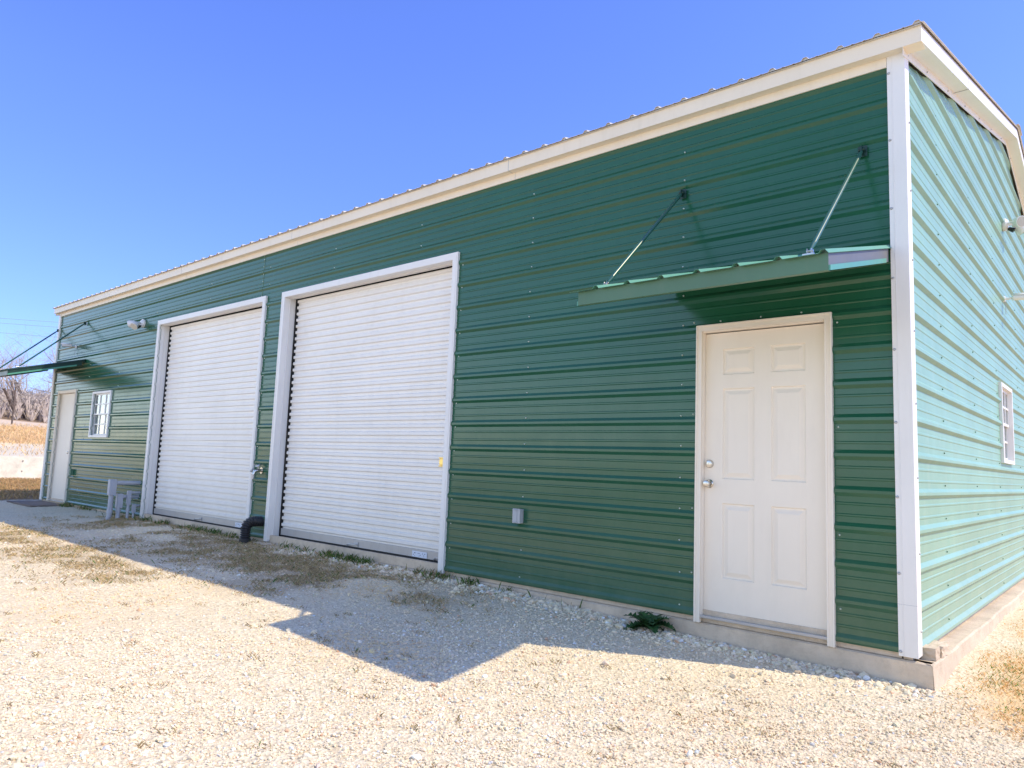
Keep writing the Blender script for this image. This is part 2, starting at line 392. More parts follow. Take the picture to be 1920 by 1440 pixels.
# sparse sprigs over the sunlit yard
n = 140; cx_ = rng.uniform(-8, .8, n); cy_ = rng.uniform(-4.4, -.9, n); gx = np.repeat(cx_, 14) + rng.normal(0, .03, n * 14); gy = np.repeat(cy_, 14) + rng.normal(0, .018, n * 14); n = len(gx)
A3 = blades(gx, gy, rng.uniform(.01, .035, n), rng.uniform(.001, .002, n), rng.uniform(.7, .98, n), gcols(n, .03) * .8)
yard_grass = np_mesh('dry_grass', *join([A1, A2, A3])[:2], M['blade'], join([A1, A2, A3])[2]) if False else None
J = join([A1, A2, A3]); yard_grass = np_mesh('dry_grass', J[0], J[1], M['blade'], J[2])
tag(yard_grass, 'flattened dry grass and green sprigs growing through the gravel in front of the doors', 'grass', kind='stuff')
n = 170000; gx = rng.uniform(.15, 2.6, n); gy = rng.uniform(-1.6, 7, n)
kk = rng.random(n) < side_grass(gx, gy) * np.clip((fbm(gx, gy, 4, 31) - .2) * 2.2, .1, 1) ; gx, gy = gx[kk], gy[kk]; n = len(gx)
gr = np.clip((fbm(gx, gy, 1.6, 40) - .56) * 2.5, .02, .3)
B1 = blades(gx, gy, rng.uniform(.006, .022, n) * (1 + gr), rng.uniform(.001, .0022, n), rng.uniform(.7, .98, n), gcols(n, gr) * np.array([1.9, 1.6, 1.25]))
J = B1; side = np_mesh('side_grass', J[0], J[1], M['blade'], J[2])
tag(side, 'straw coloured grass with green tufts along the right side of the slab', 'grass', kind='stuff')
# hillside grass and verge beyond the left end
n = 60000; gx = rng.uniform(-27.2, -15.9, n); gy = rng.uniform(-2.5, 9, n)
B2 = blades(gx, gy, rng.uniform(.03, .10, n), rng.uniform(.003, .006, n), rng.uniform(.4, .95, n), gcols(n, .04) * np.array([1, .85, .75]))
n = 90000; t_ = rng.uniform(1.5, 24, n); gy = rng.uniform(-2, 24, n); gx = -27.8 - t_
kk = rng.random(n) < np.interp(t_, [0, 8, 9, 20, 21], [.10, .15, 1, 1, .1]); gx, gy = gx[kk], gy[kk]; n = len(gx)
B3 = blades(gx, gy, rng.uniform(.06, .22, n), rng.uniform(.008, .014, n), rng.uniform(.3, .9, n), gcols(n, .0) * np.array([1.5, 1.38, 1.35]))
J = join([B2, B3]); hg = np_mesh('hillside_grass', J[0], J[1], M['blade'], J[2])
tag(hg, 'orange brown dry grass on the slope and verge beyond the far end of the building', 'grass', kind='stuff')

# ------------------------------------------------------------------ the building
RIB = .2286; ZE = 3.70; W = 9.6; L = -15.5; SL = .25
B = empty('metal_building', (0, 0, 0), 'long green ribbed steel shop building with white trim and low gable roof', 'building')

def rib_profile(z0, z1, H=.0160, h2=.0042):
    """(z, outward depth) polyline of a 9 inch rib panel between z0 and z1"""
    pts = []
    k = int(math.floor(z0 / RIB)) - 1
    while k * RIB < z1 + RIB:
        c = k * RIB
        pts += [(c - .033, 0), (c - .0095, H), (c + .0095, H), (c + .033, 0)]
        for m_ in (RIB / 3 + .002, 2 * RIB / 3 - .002):
            pts += [(c + m_ - .010, 0), (c + m_ - .0045, h2), (c + m_ + .0045, h2), (c + m_ + .010, 0)]
        k += 1
    out = []
    for (za, da), (zb, db) in zip(pts[:-1], pts[1:]):
        if zb <= z0 or za >= z1: continue
        if za < z0: da = da + (db - da) * (z0 - za) / (zb - za); za = z0
        if zb > z1: db = da + (db - da) * (z1 - za) / (zb - za); zb = z1
        if not out or abs(out[-1][0] - za) > 1e-7: out.append((za, da))
        out.append((zb, db))
    return out

def panel_front(mb, x0, x1, z0, z1, y=0., sgn=-1):
    pr = rib_profile(z0, z1); nseg = max(1, int(abs(x1 - x0) / .6)); xs_ = np.linspace(x0, x1, nseg + 1)
    n0 = len(mb.v)
    for (z, d_) in pr:
        for x in xs_: mb.v.append((x, y + sgn * d_, z))
    for i in range(len(pr) - 1):
        for j in range(nseg):
            a = n0 + i * (nseg + 1) + j; f = (a, a + 1, a + nseg + 2, a + nseg + 1)
            mb.f.append(f if sgn < 0 else f[::-1])
def panel_side(mb, y0f, y1f, z0, z1, x, sgn=1):
    pr = rib_profile(z0, z1, .022, .003); n0 = len(mb.v); nseg = 8
    for (z, d_) in pr:
        a, b_ = y0f(z), y1f(z)
        for j in range(nseg + 1): mb.v.append((x + sgn * d_, a + (b_ - a) * j / nseg, z))
    for i in range(len(pr) - 1):
        for j in range(nseg):
            a = n0 + i * (nseg + 1) + j; f = (a, a + 1, a + nseg + 2, a + nseg + 1)
            mb.f.append(f if sgn > 0 else f[::-1])

# openings in the front wall: x0, x1, z0, z1
OP = {'near': (-1.345, -.435, -.3, 2.045), 'd2': (-7.07, -4.02, -.3, 3.03), 'd1': (-10.69, -7.56, -.3, 3.03), 'win': (-13.20, -12.48, 1.25, 1.99), 'far': (-15.03, -14.17, -.3, 2.07)}
zb = -.022
fw = MB(); edges = sorted([L, -.02] + [v for o in OP.values() for v in o[:2]])
for xa, xb in zip(edges[:-1], edges[1:]):
    mid = (xa + xb) / 2; cuts = [(o[2], o[3]) for o in OP.values() if o[0] < mid < o[1]]
    if cuts:
        a, b_ = cuts[0]
        if a > zb: panel_front(fw, xa, xb, zb, a)
        panel_front(fw, xa, xb, b_, ZE)
    else: panel_front(fw, xa, xb, zb, ZE)
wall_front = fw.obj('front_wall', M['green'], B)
gw = MB(); GX = .02
top0 = lambda z: max(.02, (z - ZE) / SL); top1 = lambda z: min(W - .02, W - (z - ZE) / SL)
WY0, WY1, WZ0, WZ1 = 3.735, 4.485, 1.23, 1.99
panel_side(gw, lambda z: .02, lambda z: W - .02, zb, WZ0, GX)
panel_side(gw, lambda z: .02, lambda z: WY0, WZ0, WZ1, GX)
panel_side(gw, lambda z: WY1, lambda z: W - .02, WZ0, WZ1, GX)
panel_side(gw, lambda z: .02, lambda z: W - .02, WZ1, ZE, GX)
panel_side(gw, top0, top1, ZE, ZE + SL * W / 2 - .01, GX)
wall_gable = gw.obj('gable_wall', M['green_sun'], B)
bw = MB(); panel_front(bw, L, -.02, zb, ZE, W, 1)
bw.obj('back_wall', M['green'], B)
lw = MB(); panel_side(lw, lambda z: .02, lambda z: W - .02, zb, ZE, L - .02, -1); panel_side(lw, top0, top1, ZE, ZE + SL * W / 2 - .01, L - .02, -1)
lw.obj('far_gable_wall', M['green'], B)
# vertical panel lap on the front wall
lap = MB(); 
for z0_, z1_ in ((3.06, 3.68),): panel_front(lap, -7.675, -7.66, z0_, z1_, -.0025)
lap.obj('panel_lap', M['green_fascia'], B)

# screws
SCREWS = []
def screw(c, axis_, r=.0054): SCREWS.append((tuple(c), tuple(axis_), r))
def screw_geo(sc, c, axis_, r):
    c = Vector(c); a = Vector(axis_); u = a.orthogonal().normalized(); w = a.cross(u); n_ = 7
    r1 = [c + (u * math.cos(t) + w * math.sin(t)) * r * 1.35 for t in [2 * math.pi * k / n_ for k in range(n_)]]
    r2 = [c + a * .006 + (u * math.cos(t) + w * math.sin(t)) * r * .8 for t in [2 * math.pi * k / n_ for k in range(n_)]]
    vs = r1 + r2 + [c + a * .0075]; fs = []
    for k in range(n_): k2 = (k + 1) % n_; fs += [(k, k2, n_ + k2, n_ + k), (n_ + k, n_ + k2, 2 * n_)]
    sc.add(vs, fs)
def flush_screws(parent, mat, limit=100):
    global SCREWS
    SCREWS.sort(key=lambda q_: (Vector(q_[0]) - Vector((1.087, -4.907, .992))).length); cache = {}
    for (c, a, r) in SCREWS[:limit]:
        if (a, r) not in cache:
            mb = MB(); screw_geo(mb, (0, 0, 0), a, r); o = mb.obj('screw', mat, parent); cache[(a, r)] = o.data
        else: o = bpy.data.objects.new('screw', cache[(a, r)]); link(o, parent)
        o.location = c
    if SCREWS[limit:]:
        mb = MB()
        for q_ in SCREWS[limit:]: screw_geo(mb, *q_)
        o = mb.obj('far_screws', mat, parent); o['kind'] = 'stuff'
    SCREWS = []
def blocked(x, z):
    return any(o[0] - .09 < x < o[1] + .09 and o[2] - .09 < z < o[3] + .09 for o in OP.values())
for x in (-.09 - .32, -1.505, -3.02, -4.54, -6.06, -7.50, -9.1, -10.9, -12.2, -13.6):
    for k in range(0, 16):
        z = k * RIB + .042
        if not blocked(x, z) and z < 3.64 and not (x > -.5 and k % 4): screw((x + random.uniform(-.006, .006), -.001, z + random.uniform(-.004, .004)), (0, -1, 0))
for k in range(1, 16):      # beside the frames
    z = k * RIB - .03
    if z < 3.05: screw((-3.90, -.001, z), (0, -1, 0)); screw((-7.49, -.001, z), (0, -1, 0), .007)
for k in (1, 3, 6, 9): screw((-.39, -.001, k * RIB - .05), (0, -1, 0)); screw((-1.41, -.001, k * RIB + .05), (0, -1, 0))
for x in (-1.2, -.9, -.62): screw((x, -.001, 2.10), (0, -1, 0))
for z in np.arange(3.1, 3.66, .1): screw((-7.668, -.0045, z), (0, -1, 0))
flush_screws(wall_front, M['screw'])
for y in (1.0, 2.3, 3.6, 5.2, 6.8, 8.3):
    for k in range(0, 20):
        z = k * RIB + .055
        if z < ZE + SL * min(y, W - y) - .1 and not (WY0 - .1 < y < WY1 + .1 and WZ0 - .1 < z < WZ1 + .1): screw((GX + .001, y, z), (1, 0, 0))
flush_screws(wall_gable, M['green_fascia'])

# corner trims
def corner_trim(x, y, sx, sy, z1=3.745):
    """outer corner at (x, y); legs run towards -sx and -sy"""
    mb = MB(); w_, t_ = .105, .012
    xa, xb = sorted((x, x - sx * w_)); ya, yb = sorted((y, y - sy * t_)); mb.box(xa, xb, ya, yb, -.036, z1)
    xa, xb = sorted((x, x - sx * t_)); ya, yb = sorted((y - sy * t_, y - sy * w_)); mb.box(xa, xb, ya, yb, -.034, z1)
    # folded returns to the wall
    xa, xb = sorted((x - sx * (w_ - .006), x - sx * w_)); ya, yb = sorted((y - sy * t_, y - sy * .026)); mb.box(xa, xb, ya, yb, -.034, z1)
    ya, yb = sorted((y - sy * (w_ - .006), y - sy * w_)); xa, xb = sorted((x - sx * t_, x - sx * .027)); mb.box(xa, xb, ya, yb, -.034, z1)
    # bead down the front leg
    xa, xb = sorted((x - sx * .078, x - sx * .074)); ya, yb = sorted((y + sy * .0025, y)); mb.box(xa, xb, ya, yb, -.034, z1)
    return mb.obj('corner_trim', M['white'], B, bevel=.0025)
ct = corner_trim(.047, -.026, 1, -1)
for z in np.arange(-.01, 3.7, .452): screw((-.047, -.027, z), (0, -1, 0), .007); screw((.048, .05, z + .12), (1, 0, 0), .006)
flush_screws(ct, M['galv'])
sj = MB(); sj.box(-.0585, .0478, -.0268, -.0255, .262, .2635); sj.obj('lap_joint', M['grey_box'], ct)
corner_trim(L - .047, -.026, -1, -1); corner_trim(.047, W + .026, 1, 1); corner_trim(L - .047, W + .026, -1, 1)

# eave trim: frieze, soffit and fascia folded from one sheet, in lengths
def eave(y, s, name):
    mb = MB(); xA, xB = L - .155, .158
    cuts = [xA, -13.0, -9.95, -6.9, -3.27, xB]
    for i, (a, b_) in enumerate(zip(cuts[:-1], cuts[1:])):
        e = .0008 * (i % 2)
        if s < 0:
            xf = min(b_, -.0595); mb.add([(x, -.024 - e, z) for x in (max(a, L + .06), xf) for z in (3.655, 3.7215)] + [(x, -.001, 3.655) for x in (max(a, L + .06), xf)], [(0, 1, 3, 2), (4, 0, 2, 5)])
        prof = [(0.018, 3.722), (-.024 - e, 3.722), (-.092 - e, 3.722 - e), (-.092 - e, 3.826), (-.03, 3.826)]
        vs = [(x, y + s * -p, z) if s > 0 else (x, y + p, z) for x in (a, b_) for p, z in prof]; n_ = len(prof)
        fs = [(k, k + 1, n_ + k + 1, n_ + k) for k in range(n_ - 1)]
        mb.add(vs, fs)
    o = mb.obj(name, M['ivory'], B); o.modifiers.new('thick', 'SOLIDIFY').thickness = .0015
    return o
ev = eave(0, -1, 'eave_trim'); eave(W, 1, 'back_eave_trim')
for xc in (-13.0, -9.95, -6.9, -3.27):
    jb = MB(); jb.box(xc, xc + .004, -.0945, -.024, 3.7195, 3.826); jb.box(xc + .03, xc + .033, -.0262, -.024, 3.655, 3.72)
    jb.obj('lap_joint', M['grey_box'], ev)
# rake trim
def rake(x, s, name):
    mb = MB(); prof = [(0, -.055), (.006, -.055), (.007, .0), (.112, .0), (.112, .104), (.05, .104)]
    for (ya, yb_) in ((-.092, 1.6), (1.6, 4.8), (4.8, 8.0), (8.0, W + .092)):
        vs = []
        for yv in (ya, yb_):
            zz = 3.722 + SL * ((yv + .092) if yv <= 4.8 + 1e-6 else (W + .092 - yv))
            vs += [(x + s * p, yv, zz + h) for p, h in prof]
        n_ = len(prof); mb.add(vs, [(k, n_ + k, n_ + k + 1, k + 1) if s > 0 else (k, k + 1, n_ + k + 1, n_ + k) for k in range(n_ - 1)])
    o = mb.obj(name, M['ivory'] if s < 0 else M['white'], B); o.modifiers.new('thick', 'SOLIDIFY').thickness = .0015
    return o
rk = rake(.046, 1, 'rake_trim'); rake(L - .046, -1, 'far_rake_trim')
jb = MB(); zz = 3.722 + SL * (1.6 + .092); jb.box(.05, .1585, 1.598, 1.602, zz - .0045, zz - .001); jb.box(.1582, .1592, 1.599, 1.603, zz, zz + .1)
jb.obj('lap_joint', M['grey_box'], rk)
for y in np.arange(.6, 9.2, .75):
    zz = 3.722 + SL * ((y + .092) if y < 4.8 else (W + .092 - y)); screw((.0535, y, zz - .03), (1, 0, 0), .006)
flush_screws(rk, M['galv'])
# roof sheet with ribs running up the slope
rf = MB(); x0, x1 = L - .19, .180; prof = []; x = x0
cent = [-.004 + .145 - k * RIB for k in range(0, 72)]
px_ = [(x1, 0)]
for c_ in cent:
    if c_ - .03 < x0: break
    if c_ + .027 < x1: px_.append((c_ + .027, 0))
    px_ += [(c_ + .0115, .02), (c_ - .0115, .02), (c_ - .027, 0)]
    for m_ in (.078, .151):
        px_ += [(c_ - m_ + .01, 0), (c_ - m_, .004), (c_ - m_ - .01, 0)]
px_ = [p for p in px_ if p[0] > x0] + [(x0, 0)]
rows = [(-.125, 3.8295), (4.8, 3.8295 + SL * 4.925), (W + .125, 3.8295)]
n_ = len(px_); vs = [(a, y, z + h) for (y, z) in rows for a, h in px_]
rf.add(vs, [(r_ * n_ + k, (r_ + 1) * n_ + k, (r_ + 1) * n_ + k + 1, r_ * n_ + k + 1) for r_ in range(2) for k in range(n_ - 1)])
for c_ in cent:
    if c_ - .03 < x0: break
    for yy_, s_ in ((-.112, 1), (W + .112, -1)):
        zz_ = 3.8295 + SL * .013
        rf.add([(c_ + .026, yy_, zz_), (c_ + .0108, yy_, zz_ + .0185), (c_ - .0108, yy_, zz_ + .0185), (c_ - .026, yy_, zz_)], [(0, 3, 2, 1)] if s_ > 0 else [(0, 1, 2, 3)])
rf.box(x0 + .02, x1 - .02, -.11, -.02, 3.824, 3.8285)
roof = rf.obj('roof', M['roof'], B); roof.modifiers.new('thick', 'SOLIDIFY').thickness = .002
rc = MB(); zr = 3.8295 + SL * 4.925 + .025
rc.add([(x, y, z) for x in (x0 - .01, x1 + .012) for y, z in ((4.62, zr - .044), (4.8, zr + .004), (4.98, zr - .044))], [(0, 3, 4, 1), (1, 4, 5, 2)])
o = rc.obj('ridge_cap', M['roof'], roof); o.modifiers.new('thick', 'SOLIDIFY').thickness = .003
# concrete slab: ledge just proud of the panels
fd = MB()
segs = 60; xs_ = np.linspace(L - .06, .118, segs + 1)
def edge_y(x): return -.012 + .004 * math.sin(x * 3.1) + .003 * math.sin(x * 11.7)
rows = []
for x in xs_:
    ey = edge_y(x); rows.append([(x, .06, -.058), (x, ey + .012, -.058), (x, ey, -.066), (x, ey - .006 + .004 * math.sin(x * 7), -.2), (x, ey - .004, -.5)])
vs = [p for r_ in rows for p in r_]; fs = [(i * 5 + k, i * 5 + k + 1, (i + 1) * 5 + k + 1, (i + 1) * 5 + k) for i in range(segs) for k in range(4)]
fd.add(vs, fs)
ysd = np.linspace(-.012, W + .05, 50); rows = []
for y in ysd:
    ex = .118 + .012 * min(1, max(0, y)) + .006 * math.sin(y * 4.2) + .004 * math.sin(y * 13)
    rows.append([(-.05, y + (.072 if y < 0 else 0), -.058), (ex - .012, y, -.058), (ex, y, -.067), (ex + .006 + .006 * math.sin(y * 6), y, -.2), (ex + .004, y, -.5)])
vs = [p for r_ in rows for p in r_]; fs = [(i * 5 + k + 1, i * 5 + k, (i + 1) * 5 + k, (i + 1) * 5 + k + 1) for i in range(len(rows) - 1) for k in range(4)]
fd.add(vs, fs)
fd.box(L - .06, -.05, .065, W, -.5, -.056)
slab = fd.obj('foundation', M['concrete'], B)
sp = MB(); sp.box(L, -.05, .012, .05, -.0555, .03); sp.box(-.04, .008, .012, W, -.0555, .03)
sp.obj('sill_plate', M['concrete'], slab)
# dark lining closes the shell behind the panels
li = MB(); li.box(L + .05, -.1, .35, .36, -.05, 3.6); li.obj('inner_lining', M['dark'], B)

# --------------------------------------------------------------- roll-up doors
def roll_door(x0, x1, zt, sides, lockx=None, stick=None, label=''):
    """x0..x1: outer faces of the frame"""
    JW = .072; cy = .155
    cx0, cx1 = x0 + JW - .02, x1 - JW + .02
    cu = MB(); pitch = .0805; z = .115; pr = []
    while z < zt - .10:
        pr += [(z, 0.), (z + .018, .0), (z + .030, .021), (z + .058, .021), (z + .070, 0.)]
        z += pitch
    n_ = len(pr); xl = cx0 + .062; xr_ = cx1 - .02
    vs = [(x, cy - d_, z_) for x in (xl, xr_) for z_, d_ in pr]; cu.add(vs, [(k, n_ + k, n_ + k + 1, k + 1) for k in range(n_ - 1)])
    cu_o = cu.obj('roll_up_door', M['curtain_steel'], B); cu_o.modifiers.new('thick', 'SOLIDIFY').thickness = .0015
    if label: cu_o['label'] = label
    fr_ = MB()   # casing: face, return into the opening
    F0, F1 = -.030, .135
    for (a, b_, inner) in ((x0, x0 + JW, x0 + JW), (x1 - JW, x1, x1 - JW)):
        fr_.box(a, b_, F0, F0 + .008, -.045, zt)
        s_ = -1 if inner == x0 + JW else 1
        xa, xb = sorted((inner, inner + s_ * .008)); fr_.box(xa, xb, F0 + .008, F1, -.045, zt - JW)
        o_ = a if s_ == -1 else b_; xa, xb = sorted((o_, o_ - s_ * .006)); fr_.box(xa, xb, F0 + .008, .0, -.045, zt)
        xm = (a + b_) / 2 + .014 * s_; fr_.box(xm - .004, xm + .004, F0 - .003, F0, -.045, zt - .03)
    # step in the return
    fr_.box(x0 + JW, x0 + JW + .01, .045, .055, -.045, zt - JW)
    fr_.box(x0 + JW, x1 - JW, F0 + .0004, F0 + .008, zt - JW, zt); fr_.box(x0 + JW, x1 - JW, F0 + .008, F1 - .01, zt - JW, zt - JW + .008)
    fr_.box(x0 + .006, x1 - .006, F0 + .008, 0, zt - .007, zt - .0005); fr_.box(x0 + JW, x1 - JW, .05, .058, zt - JW - .008, zt - JW)
    fr_.obj('door_frame', M['white'], cu_o, bevel=.002)
    br = MB(); gx = x0 + JW + .008   # black lumpy-edged strip standing in for interior darkness, also at the head
    zz_ = np.arange(-.04, zt - JW, .04)
    a = [(x0 + JW + .002, F1 + .001, z_) for z_ in zz_]; b2 = [(xl + .010 + .005 * math.sin(i * 3.1), F1 + .012, z_) for i, z_ in enumerate(zz_)]
    n_ = len(zz_); br.add(a + b2, [(k, n_ + k, n_ + k + 1, k + 1) for k in range(n_ - 1)])
    br.box(x0 + JW, x1 - JW, .2, .21, zt - .25, zt - .02)
    br.obj('dark_gap', M['dark'], cu_o)
    bb = MB(); bb.box(xl, xr_, cy - .022, cy + .012, .036, .114); bb.box(xl, xr_, cy - .026, cy - .0222, .036, .042)
    bar = bb.obj('bottom_bar', M['alu'], cu_o, bevel=.003)
    rb = MB(); rb.box(xl, xr_, cy - .016, cy + .008, -.054, .0355); rb.obj('rubber_seal', M['black'], cu_o, bevel=.004)
    # concrete apron inside the opening
    for hx in ((x0 + x1) / 2 - .02, x1 - .20):
        h = MB(); pts = [(hx - .07, cy - .03, .045)] + [(hx - .07 + .035 * (1 - math.cos(t)) , cy - .055, .045 + .02 * math.sin(t)) for t in (0, .8, 1.57)] + [(hx + .08, cy - .05, .066), (hx + .09, cy - .03, .066)]
        h.tube(pts, .007, 8); h.box(hx + .03, hx + .10, cy - .032, cy - .026, .04, .09); h.obj('handle', M['galv'], cu_o, smooth=True, auto=40)
    if stick:
        s_ = MB(); s_.box(stick - .11, stick + .11, cy - .0275, cy - .0262, .038, .098); st = s_.obj('warning_label', M['label'], cu_o)
        k_ = MB()
        for i in range(11):
            if i % 4 == 3: continue
            xx_ = stick - .095 + i * .017; hh = random.choice((.004, .007, .01)); zc = .078 - .016 * (i % 3 == 0)
            k_.box(xx_, xx_ + .010, cy - .0282, cy - .0276, zc - hh / 2, zc + hh / 2)
            if i % 2: k_.box(xx_, xx_ + .012, cy - .0282, cy - .0276, .05, .053)
        k_.obj('print', M['ink'], st)
    if lockx:
        lk = MB(); lk.box(lockx - .06, lockx + .06, cy - .03, cy - .016, 1.035, 1.048); lk.box(lockx - .06, lockx + .06, cy - .03, cy - .016, .955, .967)
        lk.box(lockx - .05, lockx + .055, cy - .024, cy - .016, .967, 1.035)
        lo = lk.obj('slide_lock', M['brass'], cu_o, bevel=.002)
        b_ = MB(); b_.box(lockx - .035, lockx + .02, cy - .045, cy - .0245, .975, 1.025); b_.tube([(lockx + .035, cy - .05, 1.0), (lockx + .035, cy - .024, 1.0)], .011, 12)
        b_.obj('lock_body', M['brass'], cu_o, bevel=.002)
    return cu_o
roll_door(-7.135, -3.95, 3.078, 'd2', lockx=-4.185, stick=-4.46, label='white ribbed roll-up door with brass slide lock and label at its foot, beside the bare green wall')
roll_door(-10.775, -7.525, 3.085, 'd1', stick=-8.02, label='white ribbed roll-up door between the small front window and the black corrugated duct')

# --------------------------------------------------------------- entry doors
def entry_door(x0, x1, zt, zb_, six=True, label='', knob_left=True, lever=False):
    sy = .022
    sl = MB()
    a, b_ = x0 + .052, x1 - .052; z0, z1 = .018, zt - .062
    if six:
        mid = (a + b_) / 2; w_ = (b_ - a)
        cols_ = [(a + .135 * w_ / .86 + .0, a + .135 * w_ / .86 + .235), (b_ - .135 * w_ / .86 - .235, b_ - .135 * w_ / .86)]
        rows_ = [(1.705, 1.895), (.955, 1.605), (.262, .785)]
        xsL = sorted({a, b_} | {v for c_ in cols_ for v in c_}); zsL = sorted({z0, z1} | {v for r_ in rows_ for v in r_})
        for xa, xb in zip(xsL[:-1], xsL[1:]):
            for za, zc in zip(zsL[:-1], zsL[1:]):
                if (xa, xb) in cols_ and (za, zc) in rows_:
                    ins = [(0, 0), (.007, .011), (.018, .011), (.045, .001)]
                    rings = [[(xa + i_, sy + d_, za + i_), (xb - i_, sy + d_, za + i_), (xb - i_, sy + d_, zc - i_), (xa + i_, sy + d_, zc - i_)] for i_, d_ in ins]
                    vs = [p for r_ in rings for p in r_]; fs = [(r_ * 4 + k, r_ * 4 + (k + 1) % 4, (r_ + 1) * 4 + (k + 1) % 4, (r_ + 1) * 4 + k) for r_ in range(3) for k in range(4)]
                    fs.append((12, 13, 14, 15)); sl.add(vs, fs)
                else: sl.quad((xa, sy, za), (xb, sy, za), (xb, sy, zc), (xa, sy, zc))
        sl.box(a, b_, sy + .02, sy + .04, z0, z1)
        for xa in (a, b_): sl.quad((xa, sy, z0), (xa, sy, z1), (xa, sy + .04, z1), (xa, sy + .04, z0))
    else: sl.box(a, b_, sy, sy + .04, z0, z1)
    dr = sl.obj('entry_door', M['door'], B)
    if label: dr['label'] = label
    fr_ = MB(); F = -.034
    for s_, (xa, xb) in ((1, (x0, x0 + .046)), (-1, (x1 - .046, x1))):
        fr_.box(xa, xb, F + .006, .0, zb_, zt); ix = xb if s_ > 0 else xa
        # stepped jamb
        q_ = sorted((ix, ix + s_ * .005)); fr_.box(q_[0], q_[1], -.02, .08, zb_ + .03, zt - .05)
        q_ = sorted((x0 if s_ > 0 else x1, (x0 if s_ > 0 else x1) + s_ * .012)); fr_.box(q_[0], q_[1], F, F + .006, zb_, zt)
        q_ = sorted((ix - s_ * .012, ix)); fr_.box(q_[0], q_[1], F + .001, F + .006, zb_ + .002, zt - .046)
    fr_.box(x0 + .046, x1 - .046, F + .0064, .0, zt - .046, zt - .0004); fr_.box(x0 + .05, x1 - .05, -.02, .08, zt - .055, zt - .0464); fr_.box(x0 + .012, x1 - .012, F + .0004, F + .006, zt - .012, zt)
    fr_.obj('door_frame', M['door'], dr, bevel=.0025)
    ds = MB(); ds.box(a - .004, b_ + .004, sy + .015, sy + .05, z0 - .02, z1 + .006); ds.obj('weather_strip', M['black'], dr)
    th = MB(); th.box(x0 + .046, x1 - .046, -.028, .08, -.022, -.003); th.box(x0 + .05, x1 - .05, sy - .002, .06, -.003, .010)
    th.obj('threshold', M['alu'], dr, bevel=.003)
    kx = a + .038 if knob_left else b_ - .06
    kb = MB(); kb.tube([(kx, sy, .918), (kx, sy - .006, .918), (kx, sy - .012, .918)], [.031, .031, .024], 24)
    kb.tube([(kx, sy - .01, .918), (kx, sy - .03, .918), (kx, sy - .037, .918), (kx, sy - .05, .918), (kx, sy - .058, .918), (kx, sy - .061, .918)], [.012, .012, .022, .026, .022, .012], 24)
    kb.obj('door_knob', M['steel'], dr, smooth=True, auto=35)
    db = MB(); db.tube([(kx, sy, 1.060), (kx, sy - .008, 1.060), (kx, sy - .018, 1.060), (kx, sy - .02, 1.060)], [.031, .030, .024, .014], 24); db.box(kx - .002, kx + .002, sy - .0215, sy - .02, 1.052, 1.068)
    db.obj('deadbolt', M['steel'], dr, smooth=True, auto=35)
    return dr
entry_door(-1.378, -.418, 2.076, -.058, label='cream six-panel entry door with knob and deadbolt under the near awning')
entry_door(-15.10, -14.12, 2.11, -.03, six=False, knob_left=False, label='plain white entry door at the far left end of the wall')

# --------------------------------------------------------------- windows
def window(origin, u, n, w, h, label):
    """origin: lower corner on the wall plane, u along wall, n outward"""
    O, U_, N_ = Vector(origin), Vector(u), Vector(n); Z_ = Vector((0, 0, 1))
    Mx = Matrix(((U_.x, N_.x, 0, O.x), (U_.y, N_.y, 0, O.y), (0, 0, 1, O.z), (0, 0, 0, 1)))
    f = MB(); t = .038
    for a, b_, c_, d_ in ((0, t, 0, h), (w - t, w, 0, h), (t, w - t, h - t, h), (t, w - t, 0, t)): f.box(a, b_, -.06, .030, c_, d_, Mx)
    fo = f.obj('window', M['white'], B, bevel=.002); fo['label'] = label
    s = MB(); hm = h * .49; t2 = .026
    for zz0, zz1, dep in ((hm, h - t, -.006), (t, hm + .03, -.024)):
        for a, b_, c_, d_ in ((t, t + t2, zz0, zz1), (w - t - t2, w - t, zz0, zz1), (t + t2, w - t - t2, zz1 - t2, zz1), (t + t2, w - t - t2, zz0, zz0 + t2)): s.box(a, b_, dep - .016, dep, c_, d_, Mx)
        zm = (zz0 + zz1) / 2
        s.box(t + t2, w - t - t2, dep - .013, dep + .002, zm - .010, zm + .010, Mx)
        for q_ in (1, 2): xm = t + (w - 2 * t) * q_ / 3; s.box(xm - .009, xm + .009, dep - .0125, dep + .0015, zz0 + t2, zz1 - t2, Mx)
    s.obj('sash', M['plastic'], fo)
    g = MB(); g.box(t, w - t, -.019, -.016, hm, h - t, Mx); g.box(t, w - t, -.036, -.033, t, hm, Mx); g.obj('pane', M['glass'], fo)
    c = MB(); k = 60; vs = []
    for i in range(k + 1):
        xq = t + (w - 2 * t) * i / k; dd_ = -.055 + .010 * math.sin(i * 1.15) + .006 * math.sin(i * .41)
        vs += [Mx @ Vector((xq, dd_, t)), Mx @ Vector((xq, dd_, h - t))]
    c.add(vs, [(2 * i, 2 * i + 2, 2 * i + 3, 2 * i + 1) for i in range(k)]); c.obj('curtain', M['cloth'], fo, smooth=True)
    d_ = MB(); d_.box(0, w, -.13, -.12, 0, h, Mx); d_.obj('backing', M['dark'], fo)
    return fo
window((-13.27, 0, 1.207), (1, 0, 0), (0, -1, 0), .845, .822, 'small white double-hung window with curtains beside the left roll-up door')
window((GX, 3.72, 1.207), (0, 1, 0), (1, 0, 0), .78, .808, 'small white double-hung window in the sunlit gable wall')

